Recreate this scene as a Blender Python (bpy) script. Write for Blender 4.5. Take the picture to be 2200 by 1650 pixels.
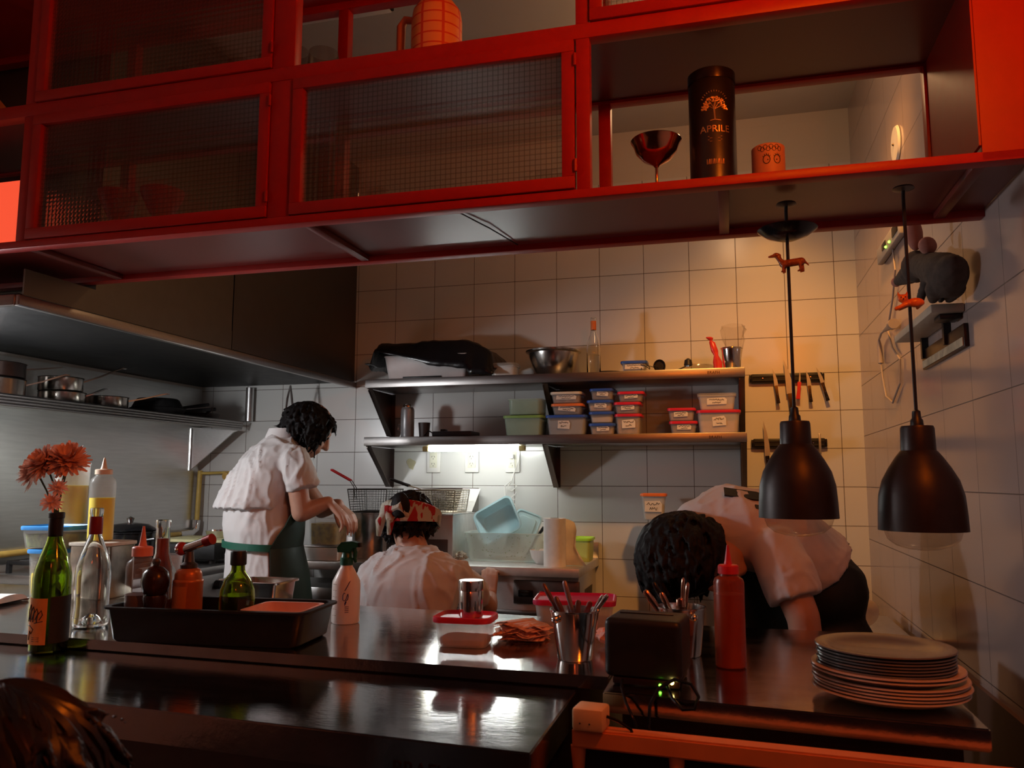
import bpy, bmesh, math, random
from mathutils import Vector, Matrix, noise
V = Vector
PI = math.pi
random.seed(7)
SC = bpy.context.scene
COL = SC.collection
for o in list(bpy.data.objects):
    bpy.data.objects.remove(o)

# ------------------------------------------------------------------ camera
cam_data = bpy.data.cameras.new('camera')
cam = bpy.data.objects.new('camera', cam_data)
COL.objects.link(cam)
YAW, PITCH, ROLL = math.radians(15.0233), math.radians(6.812), math.radians(0.1057)
_f = V((-math.sin(YAW) * math.cos(PITCH), math.cos(YAW) * math.cos(PITCH), math.sin(PITCH)))
_r = V((math.cos(YAW), math.sin(YAW), 0))
_u = _r.cross(_f)
_r2 = _r * math.cos(ROLL) + _u * math.sin(ROLL)
_u2 = -_r * math.sin(ROLL) + _u * math.cos(ROLL)
cam.matrix_world = Matrix(((_r2.x, _u2.x, -_f.x, 0.0), (_r2.y, _u2.y, -_f.y, 0.0),
                           (_r2.z, _u2.z, -_f.z, 1.28), (0, 0, 0, 1)))
cam_data.sensor_width = 36.0
cam_data.lens = 36.0 * 1731.8 / 2200.0
cam_data.clip_start = 0.05
cam_data.dof.use_dof = True
cam_data.dof.focus_distance = 2.6
cam_data.dof.aperture_fstop = 9.0
SC.camera = cam

# ------------------------------------------------------------------ world, colour
w = bpy.data.worlds.new('world')
SC.world = w
w.use_nodes = True
w.node_tree.nodes['Background'].inputs[0].default_value = (1.0, 0.45, 0.25, 1)
w.node_tree.nodes['Background'].inputs[1].default_value = 0.01
SC.view_settings.view_transform = 'Standard'
SC.view_settings.look = 'None'
SC.view_settings.gamma = 1.0
SC.view_settings.use_curve_mapping = False
SC.view_settings.exposure = 0.0

# ------------------------------------------------------------------ room lamps and fill light
def lamp(name, kind, loc, energy, color, size=0.1, target=None, spot=None, blend=0.5):
    d = bpy.data.lights.new(name, kind)
    d.energy = energy
    d.color = color
    if kind == 'AREA':
        d.shape = 'DISK'
        d.size = size
    else:
        d.shadow_soft_size = size
    if kind == 'SPOT':
        d.spot_size = spot
        d.spot_blend = blend
    o = bpy.data.objects.new(name, d)
    COL.objects.link(o)
    o.location = loc
    if target is not None:
        o.rotation_euler = (V(target) - V(loc)).to_track_quat('-Z', 'Y').to_euler()
    return o
# cool work light over the cooking line, out of frame on the left
lamp('hood_lamp', 'POINT', (-2.54, 1.98, 1.57), 40, (0.95, 0.97, 1.0), 0.09)
# orange bar lamp above the guests on the right
lamp('bar_lamp', 'POINT', (0.50, 0.85, 2.30), 20, (1.0, 0.17, 0.006), 0.05)
# red dining room lamp behind the photographer
lamp('dining_lamp', 'POINT', (0.1, -1.3, 2.4), 7.5, (1.0, 0.12, 0.03), 0.12)
# warm kitchen spot high by the right wall, behind the cabinet
lamp('warm_spot', 'SPOT', (0.30, 2.35, 2.97), 105, (1.0, 0.40, 0.075), 0.05, (0.20, 3.94, 1.18), math.radians(64), 0.85)
# added warm fill for upper wall and ceiling, hidden above the cabinet's middle shelf
lamp('upper_fill', 'POINT', (0.05, 2.85, 2.72), 6.0, (1.0, 0.56, 0.26), 0.06)

# ------------------------------------------------------------------ materials
MATS = {}
def mat(name, color, rough=0.5, metal=0.0, var=0.06, scale=30.0, bump=0.0, spec=0.5, coat=0.0, trans=0.0,
        stretch=None, ior=1.45, sss=0.0, rvar=0.12, alpha=None, bscale=None):
    if name in MATS:
        return MATS[name]
    m = bpy.data.materials.new(name)
    m.use_nodes = True
    nt = m.node_tree
    p = nt.nodes['Principled BSDF']
    tc = nt.nodes.new('ShaderNodeTexCoord')
    mp = nt.nodes.new('ShaderNodeMapping')
    nt.links.new(tc.outputs['Object'], mp.inputs[0])
    mp.inputs['Scale'].default_value = stretch or (1, 1, 1)
    nz = nt.nodes.new('ShaderNodeTexNoise')
    nz.inputs['Scale'].default_value = scale
    nz.inputs['Detail'].default_value = 4
    nt.links.new(mp.outputs[0], nz.inputs['Vector'])
    cr = nt.nodes.new('ShaderNodeValToRGB')
    a = [max(0, c * (1 - var)) for c in color]
    b = [min(1, c * (1 + var)) for c in color]
    cr.color_ramp.elements[0].position = 0.3
    cr.color_ramp.elements[1].position = 0.7
    cr.color_ramp.elements[0].color = (*a, 1)
    cr.color_ramp.elements[1].color = (*b, 1)
    nt.links.new(nz.outputs['Fac'], cr.inputs[0])
    nt.links.new(cr.outputs[0], p.inputs['Base Color'])
    mr = nt.nodes.new('ShaderNodeMapRange')
    mr.inputs['To Min'].default_value = max(0.01, rough * (1 - rvar))
    mr.inputs['To Max'].default_value = min(1, rough * (1 + rvar))
    nt.links.new(nz.outputs['Fac'], mr.inputs['Value'])
    nt.links.new(mr.outputs[0], p.inputs['Roughness'])
    p.inputs['Metallic'].default_value = metal
    p.inputs['Specular IOR Level'].default_value = spec
    p.inputs['Coat Weight'].default_value = coat
    p.inputs['Transmission Weight'].default_value = trans
    p.inputs['IOR'].default_value = ior
    if sss:
        p.inputs['Subsurface Weight'].default_value = sss
        p.inputs['Subsurface Radius'].default_value = (0.01, 0.004, 0.002)
    if bump:
        bp = nt.nodes.new('ShaderNodeBump')
        bp.inputs['Strength'].default_value = bump
        bp.inputs['Distance'].default_value = 0.004
        src = nz
        if bscale:
            src = nt.nodes.new('ShaderNodeTexNoise')
            src.inputs['Scale'].default_value = bscale
            src.inputs['Detail'].default_value = 5
            nt.links.new(mp.outputs[0], src.inputs['Vector'])
        nt.links.new(src.outputs['Fac'], bp.inputs['Height'])
        nt.links.new(bp.outputs[0], p.inputs['Normal'])
    if alpha is not None:
        out = nt.nodes['Material Output']
        tr = nt.nodes.new('ShaderNodeBsdfTransparent')
        tr.inputs[0].default_value = (1, 1, 1, 1)
        mx = nt.nodes.new('ShaderNodeMixShader')
        mx.inputs[0].default_value = alpha
        nt.links.new(tr.outputs[0], mx.inputs[1])
        nt.links.new(p.outputs[0], mx.inputs[2])
        nt.links.new(mx.outputs[0], out.inputs[0])
    MATS[name] = m
    return m

def emit(name, color, strength):
    m = bpy.data.materials.new(name)
    m.use_nodes = True
    nt = m.node_tree
    p = nt.nodes['Principled BSDF']
    p.inputs['Base Color'].default_value = (*color, 1)
    p.inputs['Emission Color'].default_value = (*color, 1)
    p.inputs['Emission Strength'].default_value = strength
    MATS[name] = m
    return m

def tile_mat(name, c1, mortar, bw, rh, u_axis, u0, z0, top=None, top_color=(.5, .45, .4), rough=0.12):
    m = bpy.data.materials.new(name)
    m.use_nodes = True
    nt = m.node_tree
    p = nt.nodes['Principled BSDF']
    g = nt.nodes.new('ShaderNodeNewGeometry')
    sp = nt.nodes.new('ShaderNodeSeparateXYZ')
    nt.links.new(g.outputs['Position'], sp.inputs[0])
    def sub(sock, v):
        n = nt.nodes.new('ShaderNodeMath')
        n.operation = 'SUBTRACT'
        nt.links.new(sock, n.inputs[0])
        n.inputs[1].default_value = v
        return n.outputs[0]
    cb = nt.nodes.new('ShaderNodeCombineXYZ')
    nt.links.new(sub(sp.outputs[u_axis], u0 - 40 * bw), cb.inputs[0])
    nt.links.new(sub(sp.outputs['Z'], z0 - 40 * rh), cb.inputs[1])
    br = nt.nodes.new('ShaderNodeTexBrick')
    br.offset = 0.0
    br.squash = 1.0
    br.inputs['Scale'].default_value = 1.0
    br.inputs['Brick Width'].default_value = bw
    br.inputs['Row Height'].default_value = rh
    br.inputs['Mortar Size'].default_value = 0.0016
    br.inputs['Mortar Smooth'].default_value = 0.3
    br.inputs['Bias'].default_value = 0.0
    c2 = tuple(c * 0.95 for c in c1)
    br.inputs['Color1'].default_value = (*c1, 1)
    br.inputs['Color2'].default_value = (*c2, 1)
    br.inputs['Mortar'].default_value = (*mortar, 1)
    nt.links.new(cb.outputs[0], br.inputs['Vector'])
    nz = nt.nodes.new('ShaderNodeTexNoise')
    nz.inputs['Scale'].default_value = 5.0
    nt.links.new(g.outputs['Position'], nz.inputs['Vector'])
    inv = nt.nodes.new('ShaderNodeMath')
    inv.operation = 'MULTIPLY_ADD'
    nt.links.new(br.outputs['Fac'], inv.inputs[0])
    inv.inputs[1].default_value = -1.0
    nt.links.new(nz.outputs['Fac'], inv.inputs[2])
    bp = nt.nodes.new('ShaderNodeBump')
    bp.inputs['Strength'].default_value = 0.35
    bp.inputs['Distance'].default_value = 0.003
    nt.links.new(inv.outputs[0], bp.inputs['Height'])
    col = br.outputs['Color']
    rgh = nt.nodes.new('ShaderNodeMath')
    rgh.operation = 'MULTIPLY_ADD'
    nt.links.new(br.outputs['Fac'], rgh.inputs[0])
    rgh.inputs[1].default_value = 0.6
    rgh.inputs[2].default_value = rough
    rs = rgh.outputs[0]
    if top is not None:
        gt = nt.nodes.new('ShaderNodeMath')
        gt.operation = 'GREATER_THAN'
        nt.links.new(sp.outputs['Z'], gt.inputs[0])
        gt.inputs[1].default_value = top
        mx = nt.nodes.new('ShaderNodeMix')
        mx.data_type = 'RGBA'
        nt.links.new(gt.outputs[0], mx.inputs[0])
        nt.links.new(col, mx.inputs[6])
        mx.inputs[7].default_value = (*top_color, 1)
        col = mx.outputs[2]
        ma = nt.nodes.new('ShaderNodeMath')
        ma.operation = 'MULTIPLY_ADD'
        nt.links.new(gt.outputs[0], ma.inputs[0])
        ma.inputs[1].default_value = 0.6
        nt.links.new(rs, ma.inputs[2])
        rs = ma.outputs[0]
    nt.links.new(col, p.inputs['Base Color'])
    nt.links.new(rs, p.inputs['Roughness'])
    nt.links.new(bp.outputs[0], p.inputs['Normal'])
    MATS[name] = m
    return m

def reeded_glass():
    m = bpy.data.materials.new('reeded_glass')
    m.use_nodes = True
    nt = m.node_tree
    out = nt.nodes['Material Output']
    p = nt.nodes['Principled BSDF']
    p.inputs['Base Color'].default_value = (0.30, 0.26, 0.24, 1)
    p.inputs['Roughness'].default_value = 0.22
    tc = nt.nodes.new('ShaderNodeTexCoord')
    sp = nt.nodes.new('ShaderNodeSeparateXYZ')
    nt.links.new(tc.outputs['Object'], sp.inputs[0])
    def wave(sock):
        a = nt.nodes.new('ShaderNodeMath'); a.operation = 'MULTIPLY'
        nt.links.new(sock, a.inputs[0]); a.inputs[1].default_value = PI / 0.0125
        s = nt.nodes.new('ShaderNodeMath'); s.operation = 'SINE'
        nt.links.new(a.outputs[0], s.inputs[0])
        b = nt.nodes.new('ShaderNodeMath'); b.operation = 'ABSOLUTE'
        nt.links.new(s.outputs[0], b.inputs[0])
        return b.outputs[0]
    wx, wz = wave(sp.outputs['X']), wave(sp.outputs['Z'])
    mn = nt.nodes.new('ShaderNodeMath'); mn.operation = 'MINIMUM'
    nt.links.new(wx, mn.inputs[0]); nt.links.new(wz, mn.inputs[1])
    ad = nt.nodes.new('ShaderNodeMath'); ad.operation = 'ADD'
    nt.links.new(wx, ad.inputs[0]); nt.links.new(wz, ad.inputs[1])
    bp = nt.nodes.new('ShaderNodeBump')
    bp.inputs['Strength'].default_value = 0.25
    bp.inputs['Distance'].default_value = 0.0025
    nt.links.new(ad.outputs[0], bp.inputs['Height'])
    cr = nt.nodes.new('ShaderNodeValToRGB')
    cr.color_ramp.elements[0].color = (0.50, 0.45, 0.42, 1)
    cr.color_ramp.elements[0].position = 0.02
    cr.color_ramp.elements[1].color = (0.98, 0.95, 0.92, 1)
    cr.color_ramp.elements[1].position = 0.22
    nt.links.new(mn.outputs[0], cr.inputs[0])
    rf = nt.nodes.new('ShaderNodeBsdfRefraction')
    rf.inputs['IOR'].default_value = 1.25
    rf.inputs['Roughness'].default_value = 0.06
    nt.links.new(cr.outputs[0], rf.inputs[0])
    nt.links.new(bp.outputs[0], rf.inputs['Normal'])
    nt.links.new(bp.outputs[0], p.inputs['Normal'])
    tr = nt.nodes.new('ShaderNodeBsdfTransparent')
    nt.links.new(cr.outputs[0], tr.inputs[0])
    m1 = nt.nodes.new('ShaderNodeMixShader'); m1.inputs[0].default_value = 0.28
    nt.links.new(tr.outputs[0], m1.inputs[1]); nt.links.new(rf.outputs[0], m1.inputs[2])
    m2 = nt.nodes.new('ShaderNodeMixShader'); m2.inputs[0].default_value = 0.07
    nt.links.new(m1.outputs[0], m2.inputs[1]); nt.links.new(p.outputs[0], m2.inputs[2])
    nt.links.new(m2.outputs[0], out.inputs[0])
    MATS['reeded_glass'] = m
    return m

steel = mat('brushed_steel', (0.62, 0.61, 0.60), 0.36, 1.0, 0.08, 60, 0.05, stretch=(1, 1, 12))
steel_x = mat('steel_grain_along', (0.42, 0.41, 0.40), 0.34, 1.0, 0.06, 70, 0.05, stretch=(0.4, 8, 12))
counter_m = mat('worktop_steel', (0.50, 0.48, 0.47), 0.125, 1.0, 0.10, 9, 0.05, rvar=0.6, stretch=(1, 3, 1), bscale=60)
kitchen_top = mat('kitchen_top_steel', (0.74, 0.73, 0.71), 0.40, 0.85, 0.08, 20, 0.08, stretch=(1, 3, 1))
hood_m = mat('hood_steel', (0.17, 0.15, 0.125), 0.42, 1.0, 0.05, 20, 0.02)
dark_steel = mat('dark_steel', (0.16, 0.13, 0.12), 0.42, 1.0, 0.08, 30)
shelf_m = mat('shelf_steel', (0.36, 0.34, 0.33), 0.33, 1.0, 0.06, 40, 0.03, stretch=(0.3, 4, 6))
chrome = mat('polished_steel', (0.75, 0.74, 0.72), 0.14, 1.0, 0.03, 30)
red_paint = mat('red_enamel', (0.40, 0.010, 0.005), 0.42, 0.0, 0.05, 25, 0.03, spec=0.4)
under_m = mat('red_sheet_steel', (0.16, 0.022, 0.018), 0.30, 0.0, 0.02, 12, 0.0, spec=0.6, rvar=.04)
paint_m = mat('wall_plaster', (0.62, 0.58, 0.52), 0.8, 0, 0.03, 8, 0.05)
ceil_m = mat('ceiling_plaster', (0.5, 0.46, 0.42), 0.85, 0, 0.03, 8)
floor_m = mat('floor_tiles', (0.04, 0.03, 0.028), 0.4, 0, 0.2, 6)
black_pl = mat('black_plastic', (0.012, 0.011, 0.011), 0.42, 0, 0.2, 60, 0.03)
black_gl = mat('black_gloss', (0.010, 0.010, 0.011), 0.18, 0, 0.2, 40)
black_iron = mat('black_iron', (0.022, 0.021, 0.021), 0.55, 0.3, 0.25, 60, 0.1)
bag_m = mat('black_bag', (0.008, 0.008, 0.010), 0.24, 0, 0.2, 60, 0.3, bscale=28)
shade_m = mat('lamp_shade_metal', (0.030, 0.020, 0.018), 0.42, 0.4, 0.1, 60)
white_pl = mat('white_plastic', (0.74, 0.72, 0.68), 0.35, 0, 0.04, 20)
crate_m = mat('white_crate', (0.66, 0.63, 0.62), 0.42, 0, 0.06, 18)
paper_m = mat('paper', (0.80, 0.77, 0.72), 0.8, 0, 0.05, 40, 0.1)
label_m = mat('label_paper', (0.72, 0.68, 0.62), 0.7, 0, 0.05, 60)
ink_m = mat('ink', (0.02, 0.018, 0.03), 0.6)
ink_blue = mat('ink_blue', (0.03, 0.03, 0.16), 0.5)
clear_pl = mat('clear_plastic', (0.72, 0.70, 0.68), 0.18, 0, 0.05, 15, alpha=0.22)
milky_pl = mat('milky_plastic', (0.80, 0.79, 0.76), 0.3, 0, 0.05, 15, alpha=0.34)
green_tub = mat('green_tub_plastic', (0.52, 0.66, 0.50), 0.3, 0, 0.05, 15, alpha=0.50)
pale_blue = mat('pale_blue_plastic', (0.50, 0.74, 0.80), 0.3, 0, 0.05, 15, alpha=0.78)
aqua_tub = mat('aqua_tub_plastic', (0.80, 0.92, 0.86), 0.3, 0, 0.05, 15, alpha=0.38)
blue_lid = mat('blue_lid', (0.03, 0.10, 0.48), 0.35)
sky_lid = mat('sky_lid', (0.05, 0.30, 0.75), 0.35)
red_lid = mat('red_lid', (0.60, 0.02, 0.05), 0.35)
crimson_lid = mat('crimson_lid', (0.62, 0.015, 0.10), 0.35)
orange_lid = mat('orange_lid', (0.80, 0.20, 0.05), 0.4)
green_lid = mat('green_lid', (0.28, 0.48, 0.12), 0.4)
lime_lid = mat('lime_lid', (0.42, 0.85, 0.06), 0.4)
lime_tub = mat('lime_tub', (0.66, 0.78, 0.22), 0.35, 0, 0.05, 15, alpha=0.7)
cream_lid = mat('cream_lid', (0.70, 0.66, 0.56), 0.4)
glass_m = mat('clear_glass', (0.96, 0.98, 0.97), 0.02, 0, 0.0, 10, trans=1.0, ior=1.45)
green_glass = mat('olive_green_glass', (0.42, 0.52, 0.05), 0.03, 0, 0.02, 10, trans=1.0, ior=1.45)
frost = mat('frosted_bottle', (0.84, 0.83, 0.80), 0.25, 0, 0.05, 15, alpha=0.15)
dark_green_glass = mat('dark_green_glass', (0.34, 0.46, 0.04), 0.03, 0, 0.02, 10, trans=1.0, ior=1.45)
def thin_glass(name, tint, ior=1.5, rough=0.03, extra=0.035):
    m = bpy.data.materials.new(name)
    m.use_nodes = True
    nt = m.node_tree
    out = nt.nodes['Material Output']
    nt.nodes.remove(nt.nodes['Principled BSDF'])
    tr = nt.nodes.new('ShaderNodeBsdfTransparent')
    gl = nt.nodes.new('ShaderNodeBsdfGlossy')
    gl.inputs['Roughness'].default_value = rough
    lw = nt.nodes.new('ShaderNodeLayerWeight')
    lw.inputs['Blend'].default_value = 0.5
    pw = nt.nodes.new('ShaderNodeMath')
    pw.operation = 'POWER'
    pw.inputs[1].default_value = 5.0
    nt.links.new(lw.outputs['Facing'], pw.inputs[0])
    fr = nt.nodes.new('ShaderNodeMath')
    fr.operation = 'MULTIPLY'
    fr.inputs[1].default_value = 0.5
    nt.links.new(pw.outputs[0], fr.inputs[0])
    ad = nt.nodes.new('ShaderNodeMath')
    ad.operation = 'ADD'
    ad.inputs[1].default_value = extra
    nt.links.new(fr.outputs[0], ad.inputs[0])
    nz = nt.nodes.new('ShaderNodeTexNoise')
    nz.inputs['Scale'].default_value = 20
    cr = nt.nodes.new('ShaderNodeValToRGB')
    cr.color_ramp.elements[0].color = (*[c * .97 for c in tint], 1)
    cr.color_ramp.elements[1].color = (*tint, 1)
    nt.links.new(nz.outputs['Fac'], cr.inputs[0])
    nt.links.new(cr.outputs[0], tr.inputs[0])
    mx = nt.nodes.new('ShaderNodeMixShader')
    nt.links.new(ad.outputs[0], mx.inputs[0])
    nt.links.new(tr.outputs[0], mx.inputs[1])
    nt.links.new(gl.outputs[0], mx.inputs[2])
    nt.links.new(mx.outputs[0], out.inputs[0])
    MATS[name] = m
    return m
bulb_glass = thin_glass('bulb_glass', (0.90, 0.87, 0.85))
yellow_liq = mat('yellow_oil', (1.0, 0.80, 0.0), 0.3, 0, 0.05, 10, sss=0.0)
pickle_m = mat('pickle_fill', (0.62, 0.42, 0.04), 0.5, 0, 0.5, 40, 0.3)
herb_m = mat('green_herbs', (0.16, 0.22, 0.06), 0.7, 0, 0.5, 70, 0.4)
food_m = mat('brown_food', (0.28, 0.15, 0.08), 0.6, 0, 0.4, 60, 0.4)
meat_m = mat('pink_food', (0.62, 0.36, 0.22), 0.6, 0, 0.3, 40, 0.4)
sauce_m = mat('dark_red_sauce', (0.07, 0.006, 0.003), 0.3, 0, 0.2, 12)
ketchup_m = mat('red_sauce', (0.26, 0.018, 0.004), 0.3, 0, 0.25, 10, sss=0.0)
red_pl = mat('red_plastic', (0.62, 0.02, 0.03), 0.35)
pink_pl = mat('pink_plastic', (0.85, 0.30, 0.22), 0.45)
kraft_m = mat('orange_paper', (0.80, 0.36, 0.16), 0.8, 0, 0.1, 30, 0.1)
pinkpaper = mat('pink_paper', (0.85, 0.45, 0.36), 0.8, 0, 0.1, 30, 0.1)
orange_can = mat('orange_can', (0.55, 0.17, 0.05), 0.32, 0.3, 0.05, 10)
brass_m = mat('brass_pipe', (0.55, 0.36, 0.10), 0.35, 0.8, 0.15, 20)
yellow_pipe = mat('yellow_painted_pipe', (0.62, 0.42, 0.10), 0.45, 0, 0.15, 20)
skin_m = mat('skin', (0.55, 0.30, 0.21), 0.5, 0, 0.06, 20, sss=0.15)
hair_black = mat('black_hair', (0.008, 0.006, 0.006), 0.62, 0, 0.3, 140, 0.5, stretch=(1, 1, 0.25), spec=.25)
hair_brown = mat('brown_hair', (0.014, 0.007, 0.005), 0.45, 0, 0.35, 60, 0.3, stretch=(1, 1, 0.15))
shirt_m = mat('white_cotton', (0.70, 0.66, 0.65), 0.85, 0, 0.04, 12, 0.45, bscale=11, stretch=(1, 1, .5))
apron_m = mat('dark_green_apron', (0.006, 0.030, 0.020), 0.55, 0, 0.15, 20, 0.1)
apron_black = mat('black_apron', (0.010, 0.014, 0.013), 0.6, 0, 0.15, 20, 0.1)
trouser_m = mat('black_trousers', (0.012, 0.012, 0.014), 0.8, 0, 0.15, 20)
shoe_m = mat('black_shoes', (0.01, 0.01, 0.01), 0.4)
orange_frame = mat('painted_wood', (0.78, 0.26, 0.09), 0.55, 0, 0.08, 12, 0.12)
dark_void = mat('dark_lacquer', (0.02, 0.008, 0.006), 0.35)
tile_b = tile_mat('back_wall_tiles', (0.66, 0.65, 0.62), (0.10, 0.07, 0.05), 0.22, 0.1742, 'X', -1.702, 2.298, 2.775, (0.60, 0.55, 0.48), rough=0.24)
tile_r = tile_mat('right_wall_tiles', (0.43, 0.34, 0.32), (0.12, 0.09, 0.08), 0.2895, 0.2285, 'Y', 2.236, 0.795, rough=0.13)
reeded = reeded_glass()
led_m = emit('led_tube_light', (0.95, 1.0, 0.97), 38.0)
led_green = emit('green_led', (0.2, 1.0, 0.05), 6.0)
led_yellow = emit('yellow_led', (1.0, 0.8, 0.2), 14.0)

# ------------------------------------------------------------------ mesh tools
ROOT = {}
class MB:
    def __init__(s):
        s.bm = bmesh.new()
    def box(s, c, d, rz=0.0, bev=0.0, M=None, seg=2):
        mt = Matrix.Translation(c) @ Matrix.Rotation(rz, 4, 'Z')
        if M is not None:
            mt = Matrix.Translation(c) @ M
        mt = mt @ Matrix.Diagonal((d[0], d[1], d[2], 1))
        r = bmesh.ops.create_cube(s.bm, size=1.0, matrix=mt)
        if bev:
            ed = list({e for v in r['verts'] for e in v.link_edges})
            bmesh.ops.bevel(s.bm, geom=ed, offset=bev, segments=seg, affect='EDGES', profile=0.5)
        return s
    def rings(s, rs, cap0=True, cap1=True, close=False):
        vr = [[s.bm.verts.new(p) for p in r] for r in rs]
        n = len(vr[0])
        pairs = list(zip(vr[:-1], vr[1:]))
        if close:
            pairs.append((vr[-1], vr[0]))
        for a, b in pairs:
            for i in range(n):
                j = (i + 1) % n
                try:
                    s.bm.faces.new((a[i], a[j], b[j], b[i]))
                except ValueError:
                    pass
        if not close:
            if cap0:
                s.bm.faces.new(list(reversed(vr[0])))
            if cap1:
                s.bm.faces.new(vr[-1])
        return s
    def lathe(s, prof, c=(0, 0, 0), n=32, M=None, cap0=True, cap1=True):
        c = V(c)
        rs = []
        for r, z in prof:
            r = max(r, 0.0004)
            ring = [V((r * math.cos(2 * PI * i / n), r * math.sin(2 * PI * i / n), z)) for i in range(n)]
            if M is not None:
                ring = [M @ p for p in ring]
            rs.append([c + p for p in ring])
        return s.rings(rs, cap0, cap1)
    def tube(s, pts, r, n=8, closed=False):
        pts = [V(p) for p in pts]
        k = len(pts)
        rr = r if isinstance(r, (list, tuple)) else [r] * k
        rs = []
        up = V((0, 0, 1))
        pu = None
        for i in range(k):
            if closed:
                t = pts[(i + 1) % k] - pts[i - 1]
            else:
                t = pts[min(i + 1, k - 1)] - pts[max(i - 1, 0)]
            t.normalize()
            if pu is None:
                a = up if abs(t.z) < 0.9 else V((1, 0, 0))
                pu = (a - t * a.dot(t)).normalized()
            else:
                pu = (pu - t * pu.dot(t))
                if pu.length < 1e-5:
                    pu = t.orthogonal()
                pu.normalize()
            b = t.cross(pu)
            rs.append([pts[i] + (pu * math.cos(2 * PI * j / n) + b * math.sin(2 * PI * j / n)) * rr[i] for j in range(n)])
        return s.rings(rs, close=closed)
    def ball(s, c, r, M=None, seg=20):
        if not isinstance(r, (list, tuple)):
            r = (r, r, r)
        mt = Matrix.Translation(c) @ (M or Matrix()) @ Matrix.Diagonal((r[0], r[1], r[2], 1))
        bmesh.ops.create_uvsphere(s.bm, u_segments=seg, v_segments=max(8, seg // 2), radius=1.0, matrix=mt)
        return s
    def prism(s, poly, z0, z1):
        return s.rings([[V((p[0], p[1], z0)) for p in poly], [V((p[0], p[1], z1)) for p in poly]])
    def slab(s, pts, off):
        off = V(off)
        pts = [V(p) for p in pts]
        return s.rings([pts, [p + off for p in pts]])
    def caps(s, p0, p1, r0, r1, n=14):
        p0, p1 = V(p0), V(p1)
        d = (p1 - p0)
        L = d.length
        q = d.to_track_quat('Z', 'Y').to_matrix().to_4x4() if L > 1e-6 else Matrix()
        prof = []
        k = 4 if n > 8 else 2
        for i in range(0, k + 1):
            a = -PI / 2 + (PI / 2) * i / k
            prof.append((r0 * math.cos(a), r0 * math.sin(a)))
        for i in range(0, k + 1):
            a = (PI / 2) * i / k
            prof.append((r1 * math.cos(a), L + r1 * math.sin(a)))
        return s.lathe(prof, p0, n, q)
    def build(s, name, m, parent=None, world=False, smooth=True, ang=38, recalc=True):
        if recalc:
            bmesh.ops.recalc_face_normals(s.bm, faces=s.bm.faces)
        if world and parent is not None:
            s.bm.transform(ROOT[parent.name].inverted())
        me = bpy.data.meshes.new(name)
        s.bm.to_mesh(me)
        s.bm.free()
        if smooth:
            me.shade_smooth()
            me.set_sharp_from_angle(angle=math.radians(ang))
        if m is not None:
            for x in (m if isinstance(m, (list, tuple)) else [m]):
                me.materials.append(x)
        o = bpy.data.objects.new(name, me)
        COL.objects.link(o)
        if parent is not None:
            o.parent = parent
            ROOT[o.name] = ROOT[parent.name]
        else:
            ROOT[o.name] = Matrix()
        return o

def tag(o, label, cat, group=None):
    o['label'] = label
    o['category'] = cat
    if group:
        o['group'] = group
    return o
def thing(name, label, cat, loc=(0, 0, 0), rz=0.0, group=None):
    o = bpy.data.objects.new(name, None)
    COL.objects.link(o)
    o.empty_display_size = 0.05
    o.location = loc
    o.rotation_euler = (0, 0, rz)
    ROOT[o.name] = Matrix.Translation(loc) @ Matrix.Rotation(rz, 4, 'Z')
    return tag(o, label, cat, group)
def struct(name, mb, m, parent=None):
    o = mb.build(name, m, parent)
    if parent is None:
        o['kind'] = 'structure'
    return o
def plabel(o, t):
    o['label'] = t
    return o
def rrect(w, d, r, z, n=5, c=(0, 0)):
    r = min(r, w / 2 - 1e-4, d / 2 - 1e-4)
    out = []
    for k, (sx, sy) in enumerate(((1, 1), (-1, 1), (-1, -1), (1, -1))):
        for i in range(n):
            a = k * PI / 2 + (PI / 2) * i / (n - 1)
            out.append(V((c[0] + sx * (w / 2 - r) + r * math.cos(a), c[1] + sy * (d / 2 - r) + r * math.sin(a), z)))
    return out
def hollow_box(mb, w, d, h, r, t=0.002, taper=0.9, z0=0.0, flange=0.004):
    """a moulded open tub: outside wall, rim, inside wall, floor"""
    mb.rings([rrect(w * taper * 0.96, d * taper * 0.96, r * .8, z0), rrect(w * taper, d * taper, r, z0 + 0.006),
              rrect(w, d, r, z0 + h - 0.006), rrect(w + flange * 2, d + flange * 2, r + flange, z0 + h - 0.005),
              rrect(w + flange * 2, d + flange * 2, r + flange, z0 + h), rrect(w - t * 2, d - t * 2, r, z0 + h),
              rrect(w * taper - t * 2, d * taper - t * 2, r, z0 + 0.008), rrect(w * taper * .94 - t * 2, d * taper * .94 - t * 2, r * .8, z0 + t)])
    return mb
def scribble(mb, c, w, h, rows=2, th=0.0012, seed=1, y=0.0):
    """rows of small hand-written strokes on a face looking to -Y"""
    rnd = random.Random(seed)
    for k in range(rows):
        z = c[2] + h * (0.5 - (k + 0.5) / rows)
        ww = w * (0.85 if k == 0 else 0.5)
        x = c[0] - ww / 2
        pts = []
        while x < c[0] + ww / 2:
            pts.append((x, c[1] + y, z + rnd.uniform(-1, 1) * h * 0.30 / rows))
            x += rnd.uniform(0.0016, 0.0034)
        if len(pts) > 2:
            mb.tube(pts, th, 4)
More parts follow.
